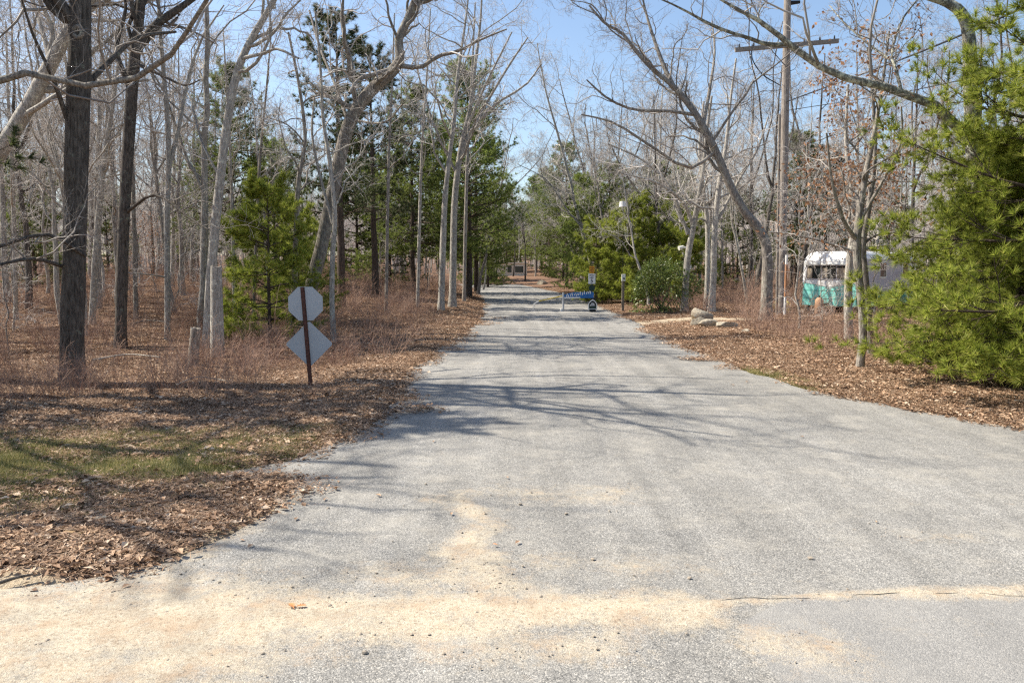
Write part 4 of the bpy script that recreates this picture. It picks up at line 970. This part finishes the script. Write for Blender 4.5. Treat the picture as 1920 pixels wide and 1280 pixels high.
cyl_obj('conduit', tuple(pix(1456, 598, dP - .2) - pb), tuple(pix(1462, 215, dP - .2) - pb), .05, M['wood'], pole, 8)
q0 = pix(1480, 6, dP) - pb; cyl_obj('bracket', tuple(q0), tuple(q0 + (.38, -.05, .02)), .09, M['cable'], pole, 8, .06)
def wire(name, pts, rad, label, sag=0, group='wires on the utility pole', nn=40):
    q = resample(pts, nn) if len(pts) > 2 else np.linspace(pts[0], pts[1], nn)
    if sag: q[:, 2] -= sag * 4 * np.linspace(0, 1, nn) * (1 - np.linspace(0, 1, nn))
    V, F = tubes(q[None], np.full((1, nn), rad), 5); o = q.mean(0)
    return tag(link(name, mesh_np(name, V - o, F), M['cable'], loc=o), label, 'wire', group)
wire('power_cable', [pix(1472, 192, dP), pix(1700, 108, 19), pix(2000, -20, 11)], .022, 'thick black cable rising from the pole to the upper right', 0)
wire('power_cable', [pix(1472, 208, dP), pix(1720, 168, 24), pix(2000, 100, 16)], .014, 'thinner lower cable from the pole passing behind the bright pine')
wire('loop_cable', [pix(1410, 84, dP - .2), pix(1411, 112, dP - .2), pix(1430, 140, dP - .2), pix(1462, 160, dP - .1)], .022, 'short looped cable hanging from the crossarm to the pole')
wire('span_wire', [pix(1400, 82, dP), pix(1200, 55, 44), pix(1030, 300, 120)], .008, 'thin wire running from the crossarm along the road', 0)
# marker stake
b_ = pix(1471, 596, 29.2); b_[2] = float(gz(b_[0], b_[1])); stk = empty('marker_stake', b_, 'slim orange and white marker stake beside the utility pole', 'stake')
h_ = float((pix(1471, 478, 29.2) - b_)[2]); cyl_obj('shaft', (0, 0, -.1), (0, 0, h_), .045, M['white'], stk); cyl_obj('orange_sleeve', (0, 0, h_ * .32), (0, 0, h_ * .85), .05, M['orange'], stk)

# ------------------------------------------------------------------ vintage trailer
dT = 31.0
wv_ = np.array([.65, -.76]); sv_ = np.array([.76, .65])
cl = pix(1503, 578, dT + .9); tr_loc = np.array([cl[0], cl[1], float(gz(cl[0], cl[1]))])
trl = empty('travel_trailer', tr_loc, 'old white and turquoise travel trailer parked among bare trees', 'trailer', rz=math.atan2(wv_[1], wv_[0]))
# local axes: x across the front (left to right), y into the body, z up
W_, L_, Z0, Z1 = 2.25, 5.6, .35, 2.52
def prof(zb, zt, rc, nn=7):
    """front outline between zb and zt with rounded upper corners."""
    p = [(0, zb), (W_, zb)]
    if zt > Z1 - rc:
        p += [(W_ - rc + rc * math.cos(t), Z1 - rc + rc * math.sin(t)) for t in np.linspace(0, math.pi / 2, nn)]
        p += [(rc + rc * math.cos(t), Z1 - rc + rc * math.sin(t)) for t in np.linspace(math.pi / 2, math.pi, nn)]
    else: p += [(W_, zt), (0, zt)]
    return p
ZS = 1.3
bm = prism_bm(prof(ZS, Z1, .38), 0, L_)
for v in bm.verts:
    if v.co.y < .01 and v.co.z > 1.9: v.co.y += (v.co.z - 1.9) ** 1.5 * .65
    if v.co.y > L_ - .01 and v.co.z > 1.9: v.co.y -= (v.co.z - 1.9) ** 1.5 * .65
bm_link('upper_body', bm, M['trailer_white'], trl)
bm_link('lower_body', box_bm(.012, W_ - .012, .012, L_ - .012, Z0, ZS - .002), M['turq'], trl)
band = [(0, ZS + .02), (W_, ZS + .02), (W_, ZS - .04), (W_ * .5, ZS - .2), (0, ZS - .02)]
bm_link('front_band', prism_bm(band, -.006, .008), M['trailer_white'], trl)
bm_link('side_shade_panel', box_bm(W_ - .004, W_ + .006, .02, L_ - .3, Z0 + .3, 2.2), M['trailer_side'], trl)  # sheet over the side, its shade put into the grey colour
bm_link('side_stripe', prism_bm([(.03, Z0 + .12), (L_ - .1, Z0 + .12), (L_ - .1, .82), (1.0, .86), (.75, 1.18), (.03, 1.22)], W_ + .007, W_ + .014), M['green_side'], trl).matrix_local = Matrix(((0, 1, 0, 0), (1, 0, 0, 0), (0, 0, 1, 0), (0, 0, 0, 1)))
wf = bm_link('front_window', box_bm(.13, W_ - .13, -.02, .02, 1.4, 1.98), M['trailer_side'], trl)
for i in range(3):
    xw = .18 + i * (W_ - .36) / 3
    bm_link('pane', box_bm(xw + .02, xw + (W_ - .36) / 3 - .02, -.028, -.021, 1.44, 1.94), M['glass'], wf)
    bm_link('curtain', box_bm(xw + .03, xw + (.24 if i < 2 else .42), -.031, -.0285, 1.45, 1.86), M['curtain'], wf)
bm_link('window_shade', box_bm(.1, W_ - .1, -.1, -.022, 1.985, 2.02), M['trim'], trl)
for y0 in (1.9, 4.0):
    fw = bm_link('side_window', box_bm(W_ + .006, W_ + .03, y0, y0 + .62, 1.45, 2.12), M['trim'], trl)
    bm_link('pane', box_bm(W_ + .031, W_ + .036, y0 + .05, y0 + .57, 1.5, 2.07), M['glass'], fw)
for sx in (.2, W_ - .2):
    wh = cyl_obj('wheel', (sx - .11, L_ * .55, .32), (sx + .11, L_ * .55, .32), .32, M['tyre'], trl, 18)
    cyl_obj('hub', (sx - .12, L_ * .55, .32), (sx + .12, L_ * .55, .32), .17, M['alu'], wh, 14)
for y0 in (1.0, 3.0, 4.85): bm_link('panel_seam', box_bm(W_ + .0065, W_ + .0095, y0, y0 + .02, Z0 + .85, 2.16), M['trim'], trl)
for zz in (.62, .95): bm_link('front_ridge', box_bm(.03, W_ - .03, .003, .0115, zz, zz + .015), M['green_side'], trl)
bm_link('front_seam', box_bm(.36, W_ - .36, -.004, .02, 2.1, 2.12), M['trailer_side'], trl)
cyl_obj('tow_bar', (W_ / 2, 0, .42), (W_ / 2, -1.0, .42), .05, M['black'], trl)
for sx in (.15, W_ - .15): cyl_obj('jack_stand', (sx, .3, -.02), (sx, .3, Z0 + .02), .05, M['black'], trl)
tk = empty('gas_bottle', pix(1536, 572, 30.0), 'rusty tan gas bottle at the front of the trailer', 'gas bottle'); tk.location.z = float(gz(tk.location.x, tk.location.y))
V, F = tubes(np.array([(0, 0, z) for z in (0, .03, .3, .55, .64, .66)])[None], np.array([[.13, .16, .165, .16, .09, .03]]), 14); link('body', mesh_np('body', V, F), mat_plain('tan_tank', (.45, .26, .15), .6, 0, .3, 12), tk)
cyl_obj('valve', (0, 0, .64), (0, 0, .74), .03, M['black'], tk)

# ------------------------------------------------------------------ gate banner, speed sign and small signs
def text_mesh(s, size, mat, parent, loc, rot=(math.pi / 2, 0, 0), name='lettering', sx=1.0):
    c = bpy.data.curves.new('txt', 'FONT'); c.body = s; c.size = size; c.align_x = 'CENTER'; c.align_y = 'CENTER'; c.extrude = .001; c.offset = size * .012
    t = bpy.data.objects.new('txt', c); COL.objects.link(t)
    me = bpy.data.meshes.new_from_object(t.evaluated_get(bpy.context.evaluated_depsgraph_get()))
    bpy.data.objects.remove(t); bpy.data.curves.remove(c)
    o = link(name, me, mat, parent, loc); o.rotation_euler = rot; o.scale = (sx, 1, 1); return o
dG = 35.0; m_ = dG / FPX
p0 = pix(1109, 588, dG + .4); p0[2] = float(gz(p0[0], p0[1])); sp_ = empty('speed_limit_sign', p0, 'white speed limit 5 sign under an amber plate on a dark post', 'sign')
zt = lambda py: float(pix(1109, py, dG + .4)[2] - p0[2])
cyl_obj('post', (0, .02, -.2), (0, .02, zt(498)), .035, M['black'], sp_, 8)
bm_link('amber_plate', box_bm(-.11, .11, -.03, -.018, zt(512), zt(499)), M['amber'], sp_)
for k in range(3): bm_link('amber_line', box_bm(-.08, .08, -.034, -.031, zt(509.5 - k * 3.4), zt(508.3 - k * 3.4)), M['rust'], sp_)
pl = bm_link('white_plate', box_bm(-.16, .16, -.03, -.018, zt(532), zt(513)), M['white'], sp_)
text_mesh('SPEED', .085, M['black'], pl, (0, -.032, zt(516.3)), sx=1.0); text_mesh('LIMIT', .085, M['black'], pl, (0, -.032, zt(520.3)), sx=1.0); text_mesh('5', .25, M['black'], pl, (0, -.032, zt(526.8)))
c8 = zt(540); bm_link('dark_plate', prism_bm([(.15 * math.cos(math.pi / 8 + i * math.pi / 4), c8 + .15 * math.sin(math.pi / 8 + i * math.pi / 4)) for i in range(8)], -.03, -.018), M['dark_green'], sp_)
g0 = pix(1056, 583, dG - .1); g0[2] = .0; gate = empty('banner_barrier', g0, 'blue and white banner stretched low from a steel post across the right lane', 'barrier')
cyl_obj('post', (0, 0, -.05), (0, 0, .84), .045, M['alu'], gate, 10); cyl_obj('post_foot', (-.08, -.02, 0), (-.08, -.02, .12), .05, M['white'], gate, 8)
gx = float(pix(1113, 560, dG - .1)[0] - g0[0])
cyl_obj('rail', (0, .03, .6), (gx + .1, .03, .6), .03, M['black'], gate, 8)
bn = bm_link('banner', prism_bm([(.02, .57), (gx, .6), (gx, .87), (.45, .86), (.02, .74)], -.012, .0), M['blue'], gate)
rr_ = np.random.default_rng(4); wb = bmesh.new()
wm = []
for k in range(13):
    xx = .12 + k * (gx - .2) / 13; hh = rr_.uniform(.08, .15); zz = .66 + .012 * k + rr_.normal(0, .012); sl = rr_.uniform(-.03, .04)
    link('white_brushmark', mesh_np('white_brushmark', *[np.array([(xx, -.0155, zz), (xx + .04, -.0155, zz - .01), (xx + .045 + sl, -.0155, zz + hh), (xx + .012 + sl, -.0155, zz + hh)]), np.array([(0, 1, 2, 3)])], False), M['white'], bn)
wb.free()
bm_link('white_strip', prism_bm([(.03, .575), (gx * .56, .59), (gx * .56, .645), (.03, .635)], -.0165, -.014), M['white'], bn)
ya, yb = pix(1090, 547, dG + .25), pix(1003, 566, dG + .1); o_ = (ya + yb) / 2; o_[2] = .0
bar = empty('yellow_pole', o_, 'slanting yellow barrier pole with a pale tip left of the banner', 'barrier pole')
f_ = yb + (ya - yb) * .08
cyl_obj('shaft', tuple(f_ - o_), tuple(ya - o_), .022, M['yellow'], bar, 8, .03); cyl_obj('pale_tip', tuple(yb - o_ + (-.05, 0, -.1)), tuple(f_ - o_), .02, M['white'], bar, 8)
cyl_obj('stand', (float(yb[0] - o_[0]) - .05, 0, -.02), tuple(yb - o_ + (-.04, 0, -.08)), .02, M['white'], bar, 6)
k0 = pix(1111, 583, dG - .5); k0[2] = float(gz(k0[0], k0[1])); ps = empty('notice_sign', k0, 'small black house-shaped sign with white edge on a low block', 'sign')
bm_link('foot_block', box_bm(-.14, .14, -.08, .08, -.03, .14), M['black'], ps)
def house(s, zc): return [(-.2 * s, zc - .2 * s), (.2 * s, zc - .2 * s), (.2 * s, zc + .06 * s), (.1 * s, zc + .19 * s), (0, zc + .25 * s), (-.1 * s, zc + .19 * s), (-.2 * s, zc + .06 * s)]
bm_link('white_edge', prism_bm(house(1, .34), -.01, .01), M['white'], ps); bm_link('black_face', prism_bm(house(.8, .34), -.016, -.011), M['black'], ps)
bm_link('green_panel', box_bm(-.15, .15, -.02, -.017, .19, .27), M['dark_green'], ps); bm_link('grey_panel', prism_bm([(-.12, .3), (.1, .3), (.07, .42), (-.05, .44)], -.02, -.017), M['alu'], ps)
bm_link('white_mark', box_bm(-.13, -.09, -.024, -.021, .3, .34), M['white'], ps)

# lamp on a thin mast with a post box below
l0 = pix(1168, 562, 34.5); l0[2] = float(gz(l0[0], l0[1])); lp = empty('lamp_mast', l0, 'thin mast with a white lamp on top and a white box on its wooden post', 'lamp')
zl = lambda py: float(pix(1168, py, 34.5)[2] - l0[2])
bm_link('wooden_post', box_bm(-.055, .055, -.055, .055, -.2, zl(526)), M['wood'], lp, bevel=.006)
bm_link('white_box', box_bm(-.085, .085, -.13, -.056, zl(527), zl(514)), M['white'], lp, bevel=.01); bm_link('box_slot', box_bm(-.02, .05, -.137, -.131, zl(523.5), zl(520.5)), M['black'], lp)
cyl_obj('mast', (-.02, 0, zl(527)), (-.04, 0, zl(386)), .008, M['black'], lp, 8)
hd_ = cyl_obj('lamp_head', (-.06, -.02, zl(388)), (-.06, -.02, zl(378)), .17, M['white'], lp, 14, .14); cyl_obj('lamp_arm', (-.04, 0, zl(392)), (-.22, 0, zl(381)), .03, M['white'], lp, 8)
# box and lamp fixed on the leaning pale trunk
t0 = pix(1289, 501, 35.0); t0 = t0 - (0, .35, 0)
bxs = empty('trunk_box', t0, 'small white box fixed to the leaning pale trunk by the bush', 'box'); bm_link('body', box_bm(-.1, .1, 0, .12, -.09, .09), M['white'], bxs, bevel=.01); bm_link('lid', box_bm(-.108, .108, -.008, .11, .091, .105), M['alu'], bxs)
t1 = pix(1288, 465, 35.0) - (0, .2, 0)
fl = empty('flood_lamp', t1, 'white flood lamp on an arm fixed to the leaning pale trunk', 'lamp'); cyl_obj('arm', (0, .1, 0), (-.22, 0, .03), .04, M['white'], fl, 8); cyl_obj('head', (-.2, 0, .05), (-.42, -.05, -.02), .06, M['trim'], fl, 12, .1)

# ------------------------------------------------------------------ boulders
def boulder(px, py, w_, h_, label, seed, d=None):
    q = hit(px, py); s = w_ * q[1] / FPX / 2; hh = h_ * q[1] / FPX
    bm = bmesh.new(); bmesh.ops.create_icosphere(bm, subdivisions=4, radius=1)
    r = np.random.default_rng(seed); ax = r.normal(size=(9, 3)); ax /= np.linalg.norm(ax, axis=1, keepdims=True); of = r.uniform(.42, .85, 9)
    for v in bm.verts:
        p = np.array(v.co)
        for a_, o_ in zip(ax, of):
            e = p @ a_ - o_
            if e > 0: p = p - a_ * e * .95
        p = p * (1 + .22 * (fbm(p[0] * 2.6 + p[2] * 2, p[1] * 2.6 + p[2], seed) - .5))
        v.co = Vector((p[0] * s * 1.25, p[1] * s * .9, p[2] * hh * .68 + hh * .2))
    o = bm_link('boulder', bm, M['stone'], loc=q, smooth=True); tag(o, label, 'boulder', 'boulders beside the right road edge')
boulder(1312, 600, 44, 28, 'largest pale boulder, at the back of the group by the sandy pull-off', 1)
boulder(1308, 610, 28, 20, 'pale boulder at the front left of the group by the sandy pull-off', 2)
boulder(1328, 613, 34, 17, 'boulder with a dark right face in the middle of the group', 7)
boulder(1361, 614, 36, 16, 'flat tan boulder right of the others, half buried in leaves', 4)
boulder(1397, 623, 15, 8, 'small white stone right of the tan boulder', 5)
boulder(1016, 533, 17, 9, 'lone pale boulder at the far right road bend', 6)

# ------------------------------------------------------------------ evergreen bush, dark far bush, yellow flowers
def bush(name, label, px, py, w_, h_, mat, count, leaf, seed, stem=M['bark_dark']):
    q = hit(px, py); R0 = w_ * q[1] / FPX / 2; H0 = h_ * q[1] / FPX; r = np.random.default_rng(seed)
    root = empty(name, q, label, 'bush')
    d = r.normal(size=(count, 3)); d[:, 2] = np.where(r.random(count) < .72, np.abs(d[:, 2]) * 1.1 - .15, d[:, 2] * .8 - .2); d /= np.linalg.norm(d, axis=1, keepdims=True)
    lump = .72 + .5 * vnoise(d[:, 0] * 3 + 5, d[:, 1] * 3 + d[:, 2] * 2.5, seed)
    p = d * (lump * (1 - .45 * r.random(count) ** 2.2))[:, None] * np.array([R0, R0 * .85, H0 * .6]); p[:, 2] += H0 * .36
    p[:, 2] = np.maximum(p[:, 2], .05)
    a = d + r.normal(0, .5, (count, 3)); a[:, 2] -= .25; a /= np.linalg.norm(a, axis=1, keepdims=True)
    s_ = np.cross(a, np.array([0, 0, 1.]) + r.normal(0, .3, (count, 3))); s_ /= np.linalg.norm(s_, axis=1, keepdims=True)
    n_ = np.cross(s_, a); ln = leaf * r.uniform(.7, 1.25, (count, 1))
    V = np.stack([p, p + a * ln * .5 - s_ * ln * .2 + n_ * ln * .05, p + a * ln - n_ * ln * .08, p + a * ln * .5 + s_ * ln * .2 + n_ * ln * .05], 1).reshape(-1, 3)
    I = np.arange(count * 4).reshape(-1, 4); link('crown', mesh_np('crown', V, np.concatenate([I[:, [0, 1, 2]], I[:, [0, 2, 3]]]), False), mat, root)
    ns = 16; e = p[r.integers(0, count, ns)] * .85; qq = np.linspace(0, 1, 5)[None, :, None]
    P = np.array([0, 0, -.05]) + (e[:, None] - np.array([0, 0, -.05])) * qq + r.normal(0, .03, (ns, 5, 3)) * (qq > 0)
    V, F = tubes(P, np.tile(np.linspace(.02, .008, 5), (ns, 1)), 5); tag(link('stems', mesh_np('stems', V, F), stem, root), kind='stuff')
bush('evergreen_bush', 'broad-leaved evergreen bush left of the leaning pale trunk', 1240, 583, 126, 102, M['rhodo'], 4600, .15, 1)
bush('dark_bush', 'dark evergreen bush at the left of the far road bend', 912, 529, 34, 26, M['needle_dark'], 900, .3, 2)
bush('low_bush', 'dark low twiggy bush right of the speed limit sign', 1135, 560, 34, 22, M['needle_dark'], 700, .14, 3)
bush('flowering_shrub', 'sparse shrub with yellow flowers at the foot of the utility pole', 1462, 588, 36, 24, M['yellow_flower'], 90, .11, 4)

# ------------------------------------------------------------------ far house
h0 = np.array([-2.9, 104.0, 0]); h0[2] = float(gz(0, 104)); hs = empty('mobile_home', h0, 'cream mobile home with dark windows beyond the end of the road', 'house')
zh = lambda py: float(pix(940, py, 104)[2] - h0[2])
zb_, zt_ = -.2, zh(494)
bm_link('wall', box_bm(0, 4.9, 0, 3, zb_, zt_), M['cream'], hs); bm_link('roof', box_bm(-.12, 5.0, -.12, 3.1, zt_ + .002, zt_ + .16), M['trim'], hs)
bm_link('skirting', box_bm(-.02, 4.92, -.03, -.003, zb_, zb_ + .5), M['trailer_side'], hs)
for x0, x1 in ((2.3, 2.85), (3.3, 4.4)):
    fr = bm_link('window', box_bm(x0 - .06, x1 + .06, -.04, -.003, zt_ - 1.25, zt_ - .3), M['trim'], hs); bm_link('pane', box_bm(x0, x1, -.05, -.041, zt_ - 1.19, zt_ - .36), M['glass'], fr)

# ------------------------------------------------------------------ small things on the ground in front
def oak_leaf(px, py, size, rz, label, tilt=.15):
    q = hit(px, py); q[2] = .012
    half = [(0, .5), (.05, .42), (.16, .38), (.09, .3), (.24, .2), (.1, .13), (.27, .0), (.09, -.06), (.2, -.2), (.05, -.22), (.03, -.5)]
    pts = [(x, y) for x, y in half] + [(-x, y) for x, y in half[::-1]]
    bm = bmesh.new(); vs = [bm.verts.new((x * size, y * size, .006 + abs(x) * size * .5 + tilt * size * (y + .5) * .25)) for x, y in pts]; bm.faces.new(vs)
    bmesh.ops.triangulate(bm, faces=bm.faces); o = bm_link('oak_leaf', bm, M['orange_leaf'], loc=q); o.rotation_euler.z = rz; return tag(o, label, 'leaf')
M['orange_leaf'] = mat_plain('orange_leaf', (.42, .19, .07), .7, 0, .3, 60)
oak_leaf(548, 1153, .085, .6, 'left of two orange oak leaves lying on the asphalt at lower left'); oak_leaf(563, 1154, .075, -1.4, 'right of two orange oak leaves lying on the asphalt at lower left')
oak_leaf(929, 1036, .05, 1.2, 'lone curled red-brown leaf on the road just above the sand')
def stick(name, label, pts, rad, mat):
    q = np.array([hit(*p) for p in pts]); q[:, 2] = np.maximum(q[:, 2], .0) + rad * 1.1 + .02; o = q.mean(0)
    P = resample(q, 12); V, F = tubes(P[None], np.linspace(rad, rad * .6, 12)[None], 6); tag(link(name, mesh_np(name, V - o, F), mat, loc=o), label, 'stick')
stick('stick', 'dark thin stick lying in brown leaves at the left edge', [(0, 1108), (35, 1098), (70, 1085)], .012, M['bark_dark'])
stick('stick', 'short curved dark stick beside the verge tip', [(405, 958), (425, 955), (442, 943)], .007, M['bark_dark'])
stick('fallen_branch', 'pale fallen branch lying in the brush right of the thickest oak', [(175, 700), (240, 688), (300, 690)], .022, M['bark_pale'])
stick('fallen_branch', 'thin pale fallen branch on the leaves in front of the cut post', [(330, 742), (372, 728), (428, 735)], .013, M['bark_pale'])
stick('fallen_branch', 'grey fallen branch on the forest floor right of the forked dark tree', [(245, 612), (275, 604), (318, 607)], .03, M['bark_mid'])
stick('fallen_branch', 'crooked fallen branch on the leaves right of the road sign', [(650, 668), (680, 655), (720, 662)], .018, M['bark_mid'])
stick('fallen_branch', 'dark fallen branch on the leaves left of the tangled clump', [(1545, 682), (1570, 690), (1592, 700)], .018, M['bark_dark'])
q = hit(150, 1008); bmq = box_bm(-.12, .12, -.022, .022, .03, .042); o = bm_link('wood_slat', bmq, mat_plain('tan_wood', (.38, .25, .12), .8, 0, .2, 30), loc=q, bevel=.003); o.rotation_euler = (0, .04, -.08); tag(o, 'flat tan piece of wood lying on leaves at lower left', 'wood')
q = hit(205, 981); bmq = box_bm(-.11, .11, -.03, .03, .02, .045); o = bm_link('flat_stone', bmq, M['stone'], loc=q, bevel=.01); tag(o, 'flat pale grey stone sunk in leaves behind the tan wood', 'stone')
